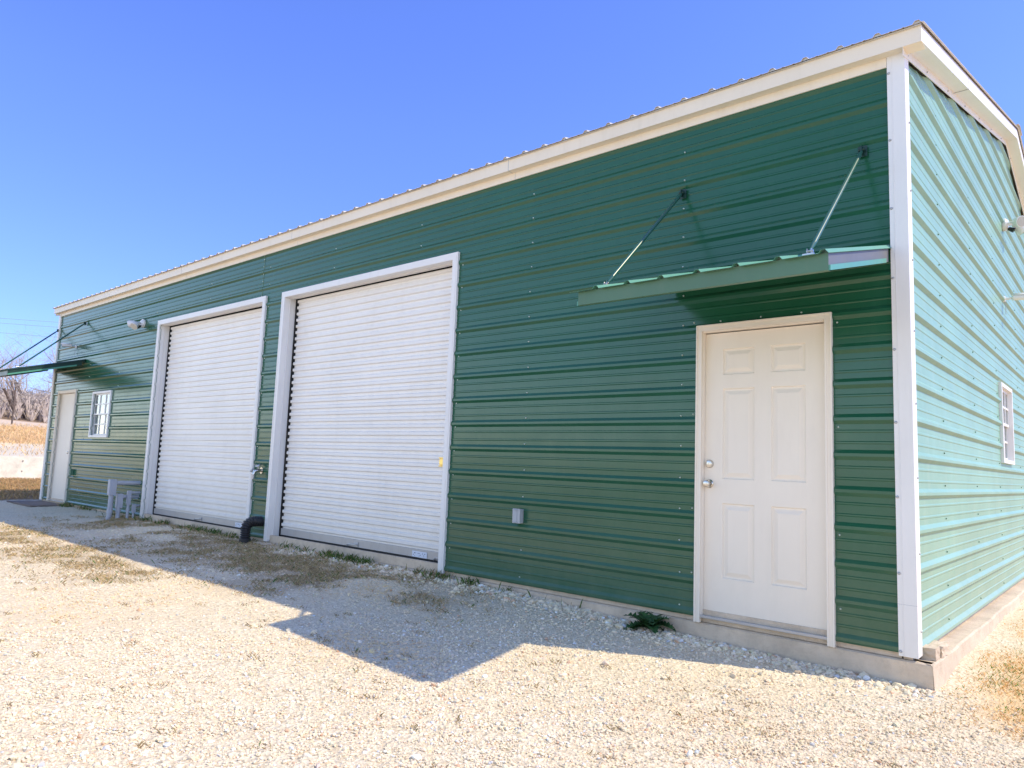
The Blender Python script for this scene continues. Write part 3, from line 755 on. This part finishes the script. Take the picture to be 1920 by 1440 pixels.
# --------------------------------------------------------------- awnings
def awning(name_loc, xa, xb, zw, depth, slope, struts, strut_top, label, gl_side):
    root = empty('awning', (xa, 0, zw), label, 'awning', 'metal awnings over the entry doors')
    zf = lambda y: zw + slope * y          # y negative outward; underside of the sheet
    # ribbed sheet
    sh = MB(); nr = int((xb - xa + .06) / RIB); c_ = xb - .016 - nr * RIB; pf = [(min(xa - .05, c_ - .03), 0.)]
    while c_ < xb:
        pf.append((c_ - .024, 0.))
        pf += [(c_ - .010, .018), (c_ + .010, .018), (c_ + .024, 0.)]
        c_ += RIB
    pf.append((xb + .012, -.004))
    n_ = len(pf); vs = [(x, y, zf(y) + h + .003) for y in (-.002, -depth - .03) for x, h in pf]
    sh.add(vs, [(k, k + 1, n_ + k + 1, n_ + k) for k in range(n_ - 1)])
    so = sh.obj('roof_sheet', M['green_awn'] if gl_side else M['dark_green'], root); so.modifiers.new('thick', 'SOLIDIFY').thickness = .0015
    fa = MB(); fa.add([(x, y, z) for x in (xa, xb) for y, z in ((-depth + .0, zf(-depth)), (-depth, zf(-depth) - .088), (-depth + .03, zf(-depth) - .088))], [(0, 1, 4, 3), (1, 2, 5, 4)])
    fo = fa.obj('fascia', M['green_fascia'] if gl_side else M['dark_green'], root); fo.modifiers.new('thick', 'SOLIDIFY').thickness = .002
    for x, s_ in ((xa, 1), (xb, -1)):
        e = MB(); t_ = .004
        def slab_(y0, y1, lo, hi, x0_, x1_):
            vs = [(xx_, yy_, zf(yy_) + zz_) for xx_ in (x0_, x1_) for yy_ in (y0, y1) for zz_ in (lo, hi)]
            e.add(vs, [(0, 1, 3, 2), (4, 6, 7, 5), (0, 4, 5, 1), (2, 3, 7, 6), (0, 2, 6, 4), (1, 5, 7, 3)])
        q_ = sorted((x, x - .004 * (1 if s_ < 0 else -1))); slab_(-.06, -depth + .004, -.086, -.002, *q_)
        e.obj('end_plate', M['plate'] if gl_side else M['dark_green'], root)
        e = MB(); q_ = sorted((x, x - s_ * .010)); slab_(-.15, -depth + .002, -.090, -.062, *q_)
        e.obj('edge_angle', M['green_awn'], root)
    fr_ = MB()
    for yy_ in (-.03, -depth * .5, -depth + .05): fr_.box(xa + .01, xb - .01, yy_ - .016, yy_ + .016, zf(yy_) - .036, zf(yy_) - .004)
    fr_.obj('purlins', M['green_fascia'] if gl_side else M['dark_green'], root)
    for sx in struts:
        top = Vector((sx, -.035, strut_top)); ft = Vector((sx, -1.04 * depth / 1.22, zf(-1.04 * depth / 1.22) + .03)); dv = (ft - top).normalized()
        s = MB(); p0, p1 = top + dv * .05, ft - dv * .06
        s.tube([p0 + dv * .03, p1 - dv * .03], .0135, 14)
        s.tube([p1 - dv * .03, p1 + dv * .01, ft], [.0135, .010, .006], 10); s.tube([top, p0, p0 + dv * .03], [.007, .011, .0135], 10)
        s.obj('strut', M['strut'], root, smooth=True, auto=35)
        bk = MB(); bk.box(sx - .028, sx + .028, -.024, -.018, strut_top - .04, strut_top + .035); bk.box(sx - .004, sx + .004, -.06, -.024, strut_top - .03, strut_top + .025)
        bk.tube([(sx - .02, -.045, strut_top), (sx + .02, -.045, strut_top)], .009, 8); bk.obj('wall_bracket', M['dark_green'], root, bevel=.002)
        fb = MB(); fb.box(sx - .03, sx + .03, ft.y - .03, ft.y + .03, ft.z - .028, ft.z - .018); fb.tube([(sx - .018, ft.y, ft.z), (sx + .018, ft.y, ft.z)], .008, 8); fb.box(sx - .012, sx - .009, ft.y - .014, ft.y + .014, ft.z - .02, ft.z + .012); fb.box(sx + .009, sx + .012, ft.y - .014, ft.y + .014, ft.z - .02, ft.z + .012)
        fb.obj('foot_bracket', M['steel'], root, bevel=.001)
    return root
awning('near', -1.60, -.062, 2.452, 1.22, .277, (-1.507, -.212), 3.127, 'sloping green metal awning over the cream six-panel door', True)
awning('far', -15.75, -13.86, 2.655, 1.22, .277, (-15.487, -14.012), 3.37, 'green metal awning jutting out over the plain white door', False)

# --------------------------------------------------------------- wall fittings
def rot_to(d): return Vector((0, 0, 1)).rotation_difference(Vector(d).normalized()).to_matrix().to_4x4()
def cyl(mb, c, d, r0, r1, l, n=20):
    c = Vector(c); d = Vector(d).normalized(); mb.tube([c, c + d * l], [r0, r1], n)
def flood_light(loc, out, along, label):
    root = empty('floodlight', loc, label, 'floodlight', 'twin-head floodlights on the walls')
    o_, a_ = Vector(out), Vector(along); L_ = Vector(loc)
    b_ = MB(); cyl(b_, L_, o_, .07, .07, .03, 28); cyl(b_, L_ + o_ * .03, o_, .062, .045, .02, 28); b_.obj('mounting_plate', M['plastic'], root, smooth=True, auto=35)
    for s, tilt in ((1, -.25), (-.55, -.75)):
        base = L_ + o_ * .05 + a_ * .035 * s; ax = (o_ * .75 + a_ * .75 * s + Vector((0, 0, tilt))).normalized()
        h = MB(); h.tube([base, base + o_ * .03 + a_ * s * .01, base + o_ * .05 + ax * .02], .012, 10)
        h0 = base + o_ * .045 + ax * .02; h.tube([h0, h0 + ax * .02, h0 + ax * .09, h0 + ax * .11], [.022, .045, .06, .062], 24, caps=True)
        ho = h.obj('lamp_head', M['plastic'], root, smooth=True, auto=40)
        ln = MB(); cyl(ln, h0 + ax * .111, ax, .054, .054, .003, 24); ln.obj('lens', M['cream'], ho)
    s_ = MB(); p = L_ + o_ * .05 + Vector((0, 0, -.05)); s_.tube([p, p + o_ * .05 + Vector((0, 0, -.03))], [.02, .028], 14); s_.obj('motion_sensor', M['lens'], root, smooth=True, auto=40)
    return root
flood_light((-11.38, -.004, 3.105), (0, -1, 0), (-1, 0, 0), 'white twin-head floodlight high on the green front wall')
flood_light((GX + .004, 4.5, 3.86), (1, 0, 0), (0, -1, 0), 'white twin-head floodlight high on the sunlit gable wall')

def cctv(loc, out, aim, label):
    root = empty('security_camera', loc, label, 'security camera', 'bullet security cameras on the walls')
    L_, o_, a_ = Vector(loc), Vector(out), Vector(aim).normalized()
    b_ = MB(); cyl(b_, L_, o_, .035, .03, .02, 20); b_.tube([L_ + o_ * .02, L_ + o_ * .06, L_ + o_ * .09 + Vector((0, 0, .005))], [.014, .012, .012], 10); b_.obj('mount_arm', M['plastic'], root, smooth=True, auto=40)
    c = L_ + o_ * .09 + Vector((0, 0, .008)); h = MB(); h.tube([c - a_ * .01, c, c + a_ * .15, c + a_ * .16], [.026, .034, .034, .030], 20); h.obj('camera_body', M['plastic'], root, smooth=True, auto=35)
    ln = MB(); cyl(ln, c + a_ * .1605, a_, .024, .024, .004, 16); ln.obj('lens', M['lens'], root)
    sun = MB(); u = a_.cross(Vector((0, 0, 1))).normalized(); Rr = [c + a_ * t + (u * math.cos(q_) + Vector((0, 0, 1)) * math.sin(q_)) * .040 for t in (-.005, .18) for q_ in np.linspace(.35, math.pi - .35, 9)]
    sun.add(Rr, [(k, k + 1, 9 + k + 1, 9 + k) for k in range(8)]); so = sun.obj('sun_hood', M['plastic'], root, smooth=True); so.modifiers.new('t', 'SOLIDIFY').thickness = .003
    w = MB(); w.tube([L_ + Vector((0, 0, -.03)) + o_ * .012, L_ + Vector((0, 0, -.08)) + o_ * .022, L_ + Vector((0, 0, -.17)) + o_ * .021], .003, 6); w.obj('cable', M['grey_box'], root)
    return root
cctv((-14.42, -.004, 2.955), (0, -1, 0), (-.25, -1, -.05), 'white bullet security camera on the front wall above the far awning')
cctv((GX + .004, 4.28, 2.975), (1, 0, 0), (1, .15, -.02), 'white bullet security camera on the gable wall above its window')

def outlet(loc, w, h, d, label, mat):
    x, y, z = loc; root = empty('outlet_box', loc, label, 'outlet box')
    b_ = MB(); b_.box(x - w / 2, x + w / 2, y - d * .55, y, z - h / 2, z + h / 2); b_.obj('back_box', mat, root, bevel=.004)
    c = MB(); c.box(x - w / 2 - .004, x + w / 2 + .002, y - d, y - d * .56, z - h / 2 - .003, z + h / 2 + .003); c.box(x - w * .12, x + w * .12, y - d - .004, y - d, z - h / 2 + .01, z + h / 2 - .012)
    c.obj('cover', mat, root, bevel=.005)
    s = MB(); 
    for zz_ in (-h / 2 + .006, h / 2 - .006): s.tube([(x - w / 4, y - d - .002, z + zz_), (x + w / 4, y - d - .002, z + zz_)], .004, 8)
    s.obj('hinge', M['galv'], root)
    return root
outlet((-3.045, -.001, .560), .078, .118, .055, 'grey weatherproof outlet box low on the bare green wall', M['grey_box'])
outlet((-13.93, -.001, .56), .07, .11, .05, 'dark little box on the wall right of the far door', M['green_fascia'])

# conduits rising from the ground into the wall by the left roll-up door
def conduit(x, y, zt, box, r, zb_, label, bend=False):
    w, h = box; root = empty('electrical_conduit', (x, y, zb_), label, 'conduit', 'grey conduits beside the left roll-up door')
    g = float(G(x, y)); p = MB()
    pts = [(x - (.05 if bend else 0), y - (.02 if bend else 0), g - .05), (x, y, g + .06), (x, y, zt - h + .02)]
    p.tube(pts, r, 14); p.obj('riser_pipe', M['grey_pvc'], root, smooth=True, auto=40)
    c = MB(); c.tube([(x, y, g + .10), (x, y, g + .17)], r * 1.22, 14); c.obj('coupling', M['grey_pvc'], root, smooth=True, auto=40)
    b_ = MB(); b_.box(x - w / 2, x + w / 2, y - w * .45, y + w * .55, zt - h, zt); b_.box(x - w / 2 + .006, x + w / 2 - .006, y - w * .45 - .006, y - w * .45, zt - h + .008, zt - .008)
    b_.obj('access_fitting', M['grey_pvc'], root, bevel=.008)
    q_ = MB(); zz_ = zt - r * 1.5; q_.tube([(x, y + w * .5, zz_), (x, -.002, zz_)], r, 14); q_.obj('wall_pipe', M['grey_pvc'], root, smooth=True, auto=40)
    return root
conduit(-10.93, -.415, .545, (.095, .24), .035, 0, 'tallest grey conduit standing farthest out from the wall', True)
conduit(-10.95, -.285, .325, (.080, .22), .030, 0, 'grey conduit second from the wall\'s outer side, with a tall box fitting')
conduit(-10.90, -.165, .375, (.052, .22), .021, 0, 'slender grey conduit with a narrow fitting, close to the wall')
conduit(-10.88, -.085, .165, (.045, .13), .017, 0, 'shortest grey conduit, tucked against the wall')

# faucet between the roll-up doors
fx, fz = -7.345, .80
root = empty('hose_faucet', (fx, -.001, fz), 'metal hose faucet on the green strip between the two roll-up doors', 'faucet')
f = MB(); f.tube([(fx, 0, fz + .01), (fx, -.05, fz + .01), (fx - .01, -.09, fz), (fx - .015, -.105, fz - .05)], [.018, .02, .022, .018], 12); f.tube([(fx, -.002, fz + .01), (fx, -.008, fz + .01)], .04, 16); f.obj('spout', M['steel'], root, smooth=True, auto=40)
f = MB(); f.tube([(fx, -.045, fz + .02), (fx + .0, -.055, fz + .07)], .009, 8); f.tube([(fx, -.055, fz + .065), (fx, -.06, fz + .08)], [.036, .03], 10); f.obj('handle', M['galv'], root, smooth=True, auto=40)
f = MB(); f.tube([(fx - .015, -.105, fz - .04), (fx - .016, -.107, fz - .10)], [.026, .022], 12); f.tube([(fx - .05, -.09, fz + .015), (fx - .11, -.085, fz + .0)], [.02, .016], 10); f.obj('vacuum_breaker', M['galv'], root, smooth=True, auto=40)

# black corrugated duct: out of the wall, elbow, down into the ground
pts = []; hx = -7.24
for t in np.linspace(0, 1, 14): pts.append((hx + .0, -.0 - .13 * t, .185))
for t in np.linspace(.1, math.pi / 2, 16): pts.append((hx, -.13 - .085 * math.sin(t), .10 + .085 * math.cos(t)))
for t in np.linspace(.1, 1, 18): pts.append((hx, -.215, .10 - .25 * t))
path = [Vector(p) for p in pts]; fine_ = []
for a, b_ in zip(path[:-1], path[1:]):
    m_ = max(1, int((b_ - a).length / .004))
    for k in range(m_): fine_.append(a + (b_ - a) * k / m_)
rad = [.057 + .008 * math.sin(i * 2 * math.pi / 6.0) for i in range(len(fine_))]
dd = MB(); dd.tube(fine_, rad, 20); duct = dd.obj('corrugated_duct', M['hose'], None, smooth=True)
tag(duct, 'black corrugated duct elbow coming out of the wall between the roll-up doors', 'duct')
cd = MB(); g_ = float(G(hx, -.215)); cd.tube([(hx, -.215, g_ - .06), (hx, -.215, g_ + .05)], .069, 20); cd.obj('collar', M['black'], duct, smooth=True, auto=40)

# concrete pad under the door jamb, broken block on the ledge, doormat
def rough_block(name, x0, x1, y0, y1, z0, z1, mat, seed, amp=.006, n=5):
    rr = random.Random(seed); import bmesh
    bm = bmesh.new(); bmesh.ops.create_cube(bm, size=1.)
    bmesh.ops.subdivide_edges(bm, edges=bm.edges[:], cuts=n, use_grid_fill=True)
    for v in bm.verts:
        v.co = Vector((x0 + (v.co.x + .5) * (x1 - x0), y0 + (v.co.y + .5) * (y1 - y0), z0 + (v.co.z + .5) * (z1 - z0)))
        v.co += Vector([rr.uniform(-amp, amp) for _ in range(3)])
    me = bpy.data.meshes.new(name); bm.to_mesh(me); bm.free(); me.materials.append(mat); o = bpy.data.objects.new(name, me); link(o); return o
o = rough_block('concrete_block', .035, .112, .10, .21, -.056, .012, M['concrete'], 3, .003, 3); tag(o, 'broken concrete lump standing on the slab ledge behind the corner trim', 'concrete block', 'concrete lumps on the slab ledge')
o = rough_block('concrete_block', .042, .122, .225, .42, -.056, .006, M['concrete'], 4, .005, 3); tag(o, 'second concrete lump with a cracked face, farther back along the ledge', 'concrete block', 'concrete lumps on the slab ledge')
o = rough_block('concrete_pad', -7.16, -6.86, -.16, -.02, -.12, -.052, M['concrete'], 5, .004, 3); tag(o, 'small flat concrete pad at the foot of the right roll-up door\'s left jamb', 'concrete pad')
o = rough_block('door_mat', -15.35, -13.95, -.62, -.06, -.085, -.045, M['wood'], 6, .006, 5); tag(o, 'dark worn plank step on the gravel before the far door', 'door step')

# leafy weed against the slab
def weed(cx, cy, R0, nl, label):
    root = empty('weed', (cx, cy, float(G(cx, cy))), label, 'weed plant'); zg = float(G(cx, cy))
    lm = MB(); rr = random.Random(5)
    for i in range(nl):
        a = i * 2.4 + rr.uniform(-.3, .3); ln = R0 * rr.uniform(.6, 1.15); el = rr.uniform(.35, 1.3) if i > 4 else rr.uniform(.9, 1.4)
        k = 12; base = Vector((cx, cy, zg + .01)); dirh = Vector((math.cos(a), math.sin(a), 0)); side_ = Vector((-math.sin(a), math.cos(a), 0))
        vs = []
        for j in range(k + 1):
            t = j / k; e_ = el * (1 - .9 * t); pos = base + dirh * ln * t * math.cos(el * .55) + Vector((0, 0, ln * (math.sin(el) * t - .55 * t * t)))
            wd = ln * .24 * (math.sin(math.pi * min(1, t * .95 + .08)) ** .7) * (1.35 if j % 2 else .55) * (1 if 0 < j < k else .12)
            cup = Vector((0, 0, wd * .35 * (1 if j % 2 else .6)))
            vs += [pos - side_ * wd + cup, pos, pos + side_ * wd + cup]
        fs = []
        for j in range(k): fs += [(j * 3, j * 3 + 1, j * 3 + 4, j * 3 + 3), (j * 3 + 1, j * 3 + 2, j * 3 + 5, j * 3 + 4)]
        lm.add(vs, fs)
    o = lm.obj('leaves', M['leaf'], root, smooth=False)
    st = MB(); st.tube([(cx, cy, zg - .02), (cx, cy, zg + .05)], [.012, .006], 8); st.obj('stem', M['leaf'], root)
    return root
m, nt, b = new_mat('weed_leaf'); nn = noise(nt, 30, 5)
nt.links.new(ramp(nt, nn.outputs[0], [(.35, (.012, .045, .012)), (.65, (.045, .12, .03))]).outputs[0], b.inputs['Base Color']); b.inputs['Roughness'].default_value = .5
M['leaf'] = m
weed(-1.68, -.12, .205, 24, 'dark green leafy weed growing against the slab left of the cream door')

# --------------------------------------------------------------- beyond the left end
rw = MB(); n_ = 40
ysr = np.linspace(-9, 22, n_ + 1); xr = lambda y: -27.2 - (y - 2.8) * .02
vs = []
for y in ysr:
    zt_ = .66 + .004 * (y); g_ = float(G(xr(y) + .3, y)); vs += [(xr(y) + .0, y, g_ - .3), (xr(y) - .02, y, zt_), (xr(y) - .32, y, zt_), (xr(y) - .32, y, g_ - .3)]
rw.add(vs, [(i * 4 + k, (i + 1) * 4 + k, (i + 1) * 4 + (k + 1) % 4, i * 4 + (k + 1) % 4) for i in range(n_) for k in range(4)] + [(0, 1, 2, 3)])
o = rw.obj('retaining_wall', M['wallcon']); tag(o, 'low pale concrete retaining wall at the foot of the dry hillside', 'retaining wall')
tie = MB()
for y in np.arange(-8, 20, 1.2):
    for z in (.18, .52): tie.box(xr(y) - .005, xr(y) + .004, y - .018, y + .018, z - .018, z + .018)
tie.obj('tie_holes', M['wood'], o)

def tree(x, y, h, seed, label, spread=1., thick=.09, name='bare_tree', levels=5, group='bare mesquite trees on the hillside'):
    rr = random.Random(seed); zg = float(G(x, y)); root = empty(name, (x, y, zg), label, 'tree', group)
    T, Cn = MB(), MB()
    def grow(mb, p, d, ln, r, lv):
        pts = [p]; rs = [r]; q_ = p.copy(); dv = d.copy(); k = 4 if lv < 3 else 3
        for i in range(k):
            dv = (dv + Vector((rr.uniform(-1, 1), rr.uniform(-1, 1), rr.uniform(-.6, .8))) * (.22 + .05 * lv)).normalized()
            q_ = q_ + dv * ln / k; pts.append(q_.copy()); rs.append(r * (1 - .5 * (i + 1) / k))
        mb.tube(pts, rs, 6 if lv < 2 else 3, caps=False)
        if lv >= levels: return
        nb = rr.randint(3, 4) if lv < 4 else rr.randint(2, 4)
        for j in range(nb):
            s = rr.randint(1, k) if j else k; b0 = pts[s]
            side_ = Vector((rr.uniform(-1, 1), rr.uniform(-1, 1), rr.uniform(-.35, .7))).normalized()
            nd = (dv * .55 + side_ * .95 * spread).normalized()
            grow(Cn, b0, nd, ln * rr.uniform(.58, .82), rs[s] * .62, lv + 1)
    for j in range(rr.randint(2, 3)):
        a = rr.uniform(0, 6.28); grow(T, Vector((x, y, zg - .1)), Vector((math.cos(a) * .55, math.sin(a) * .55, 1)).normalized(), h * .36, thick * rr.uniform(.7, 1), 0)
    T.obj('trunk', M['twig_dark'], root); Cn.obj('branches', M['twig'], root)
    return root
def flat(name, c, rough=.9):
    m, nt, b = new_mat(name); nn = noise(nt, 3, 5)
    nt.links.new(ramp(nt, nn.outputs[0], [(.3, tuple(x * .7 for x in c)), (.7, tuple(min(1, x * 1.3) for x in c))]).outputs[0], b.inputs['Base Color']); b.inputs['Roughness'].default_value = rough; b.inputs['Specular IOR Level'].default_value = .1
    return m
M['twig'] = flat('twigs', (.44, .38, .34)); M['twig_dark'] = flat('trunk_bark', (.13, .10, .085)); M['brush'] = flat('brush', (.50, .42, .36))
tree(-62, 11.7, 8.5, 3, 'wide bare mesquite tree with dark forked trunk standing above the retaining wall', 1.1, .22)
tree(-62.5, 13.8, 8.0, 8, 'bare mesquite tree nearest the building corner trim', 1.1, .18)
tree(-68, 10.2, 7.0, 12, 'bare grey tree half hidden by the end of the far awning', 1., .16)
tree(-74, 15.5, 9.5, 17, 'tall pale bare tree behind the mesquites, rising above the far awning', 1., .16)
tree(-70, 18.5, 11.5, 21, 'tallest bare tree showing between the awning struts and the wall end', .9, .16)
tree(-64.5, 12.9, 6.5, 31, 'smaller bare mesquite between the forked one and the building corner', 1.2, .15)
tree(-76, 12.5, 9.0, 37, 'pale bare tree directly behind the forked mesquite', 1.1, .15)
tree(-78, 19.0, 12.0, 41, 'distant bare tree rising beside the far corner of the roof', 1., .15)
tree(-66, 7.0, 7.0, 25, 'bare tree left of the forked mesquite, past the picture\'s edge', 1., .16)
# undergrowth: one mass of bare brush
br = []; nb = 4200
bx = rng.uniform(-92, -61, nb); by = rng.uniform(-4, 34, nb); bz = G(bx, by); hh = rng.uniform(.9, 2.9, nb) * np.interp(by, [-4, 8, 34], [1, 1, 1.0])
V_, F_ = [], []; off = 0
for i in range(nb):
    for k in range(9):
        a = random.uniform(0, 6.28); l = hh[i] * random.uniform(.5, 1); sp_ = random.uniform(.1, .9)
        p0 = np.array([bx[i], by[i], bz[i]]); p1 = p0 + np.array([math.cos(a) * sp_ * l * .5, math.sin(a) * sp_ * l * .5, l * .7]); p2 = p1 + np.array([random.uniform(-.5, .5), random.uniform(-.6, .6), random.uniform(.1, .5)]) * l * .5
        w = .022; s_ = np.array([0, w, 0]); V_ += [p0 - s_, p0 + s_, p1 + s_, p1 - s_, p2]; F_ += [(off, off + 1, off + 2), (off, off + 2, off + 3), (off + 3, off + 2, off + 4)]; off += 5
br = np_mesh('brush', np.array(V_), np.array(F_), M['brush']); tag(br, 'mass of bare brown brush covering the top of the hillside', 'brush', kind='stuff')
# fence posts
for (x, y, h, lab) in ((-50.5, 8.35, 2.3, 'tall dark fence post on the hillside near the picture edge'), (-50.5, 10.75, 1.25, 'short fence post between the tall one and the building corner'), (-50.6, 11.5, .7, 'stubby fence post closest to the building corner')):
    g_ = float(G(x, y)); p = MB(); p.tube([(x, y, g_ - .2), (x + .02, y - .03, g_ + h)], [.05, .04], 8); o = p.obj('fence_post', M['twig_dark']); tag(o, lab, 'fence post', 'fence posts on the hillside')
# power lines: catenaries far away
for (za, zb2, lab) in ((10.15, 11.2, 'highest of the thin overhead power lines left of the roof'), (9.80, 10.75, 'middle overhead power line left of the roof'), (9.1, 9.85, 'lowest overhead power line left of the roof')):
    p = MB(); pts = [(-62 + 2 * t, -30 + 80 * t, (za + (zb2 - za) * ((-30 + 80 * t) - 9.35) / 3.25 * .28) + 3.0 * ((t - .5) ** 2) - .0) for t in np.linspace(0, 1, 24)]
    p.tube(pts, .012, 5); o = p.obj('power_line', M['wire']); tag(o, lab, 'power line', 'overhead power lines')

# ------------------------------------------------------------------ light
AX, AY = .79, .405
az = math.atan2(AY, AX); el = math.atan(1 / math.hypot(AX, AY))
sd = Vector((math.cos(el) * math.cos(az), math.cos(el) * math.sin(az), math.sin(el)))
sun = bpy.data.lights.new('sun', 'SUN'); sun.energy = 5.0; sun.angle = R(.53); sun.color = (1., .88, .64)
so = bpy.data.objects.new('sun', sun); so.rotation_euler = (-sd).to_track_quat('-Z', 'Y').to_euler(); link(so)
w = bpy.data.worlds.new('World'); scene.world = w; w.use_nodes = True; nt = w.node_tree
bg = nt.nodes['Background']; sky = nt.nodes.new('ShaderNodeTexSky'); sky.sky_type = 'NISHITA'; sky.sun_disc = False
sky.sun_elevation = el; sky.sun_rotation = math.pi / 2 - az; sky.altitude = 300; sky.air_density = 1.0; sky.dust_density = .3; sky.ozone_density = 2.2
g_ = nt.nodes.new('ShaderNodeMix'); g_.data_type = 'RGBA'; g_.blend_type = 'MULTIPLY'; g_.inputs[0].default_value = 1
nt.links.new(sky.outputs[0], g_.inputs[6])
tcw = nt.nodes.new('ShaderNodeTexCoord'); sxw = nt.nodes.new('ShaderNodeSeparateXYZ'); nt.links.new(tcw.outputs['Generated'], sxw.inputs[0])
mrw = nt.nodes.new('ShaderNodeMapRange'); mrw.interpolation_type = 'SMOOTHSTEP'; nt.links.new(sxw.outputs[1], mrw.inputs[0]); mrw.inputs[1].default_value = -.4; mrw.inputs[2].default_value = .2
hz = nt.nodes.new('ShaderNodeMix'); hz.data_type = 'RGBA'; hz.inputs[6].default_value = (2.3, 2.12, 2.2, 1); fr2 = nt.nodes.new('ShaderNodeMix'); fr2.data_type = 'RGBA'; fr2.inputs[6].default_value = (.78, .95, 1.7, 1); fr2.inputs[7].default_value = (1.08, 1.24, 2.25, 1)  # sky behind the camera brightened as added fill for the shaded front
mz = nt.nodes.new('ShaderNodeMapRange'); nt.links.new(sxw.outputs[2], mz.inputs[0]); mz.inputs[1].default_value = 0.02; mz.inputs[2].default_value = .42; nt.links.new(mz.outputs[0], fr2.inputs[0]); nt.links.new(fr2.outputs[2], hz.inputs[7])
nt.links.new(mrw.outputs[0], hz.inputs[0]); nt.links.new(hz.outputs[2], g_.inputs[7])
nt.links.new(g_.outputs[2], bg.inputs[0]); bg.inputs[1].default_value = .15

# ------------------------------------------------------------------ camera
yaw, pitch, roll, f_px = -.71804938, .11224345, .03882312, 1358.037
d = Vector((math.sin(yaw) * math.cos(pitch), math.cos(yaw) * math.cos(pitch), math.sin(pitch)))
rt = Vector((math.cos(yaw), -math.sin(yaw), 0)); up = rt.cross(d)
c_, s_ = math.cos(roll), math.sin(roll)
Rv, Uv = rt * c_ + up * s_, -rt * s_ + up * c_
cam = bpy.data.cameras.new('camera'); cam.sensor_width = 36; cam.lens = f_px / 1920 * 36; cam.clip_end = 3000; cam.clip_start = .05
co = bpy.data.objects.new('camera', cam)
co.matrix_world = Matrix(((Rv.x, Uv.x, -d.x, 1.0870), (Rv.y, Uv.y, -d.y, -4.9073), (Rv.z, Uv.z, -d.z, .9917), (0, 0, 0, 1)))
link(co); scene.camera = co
scene.view_settings.view_transform = 'Standard'; scene.view_settings.look = 'None'; scene.view_settings.exposure = 0; scene.view_settings.gamma = 1
scene.render.resolution_x = 1024; scene.render.resolution_y = 768
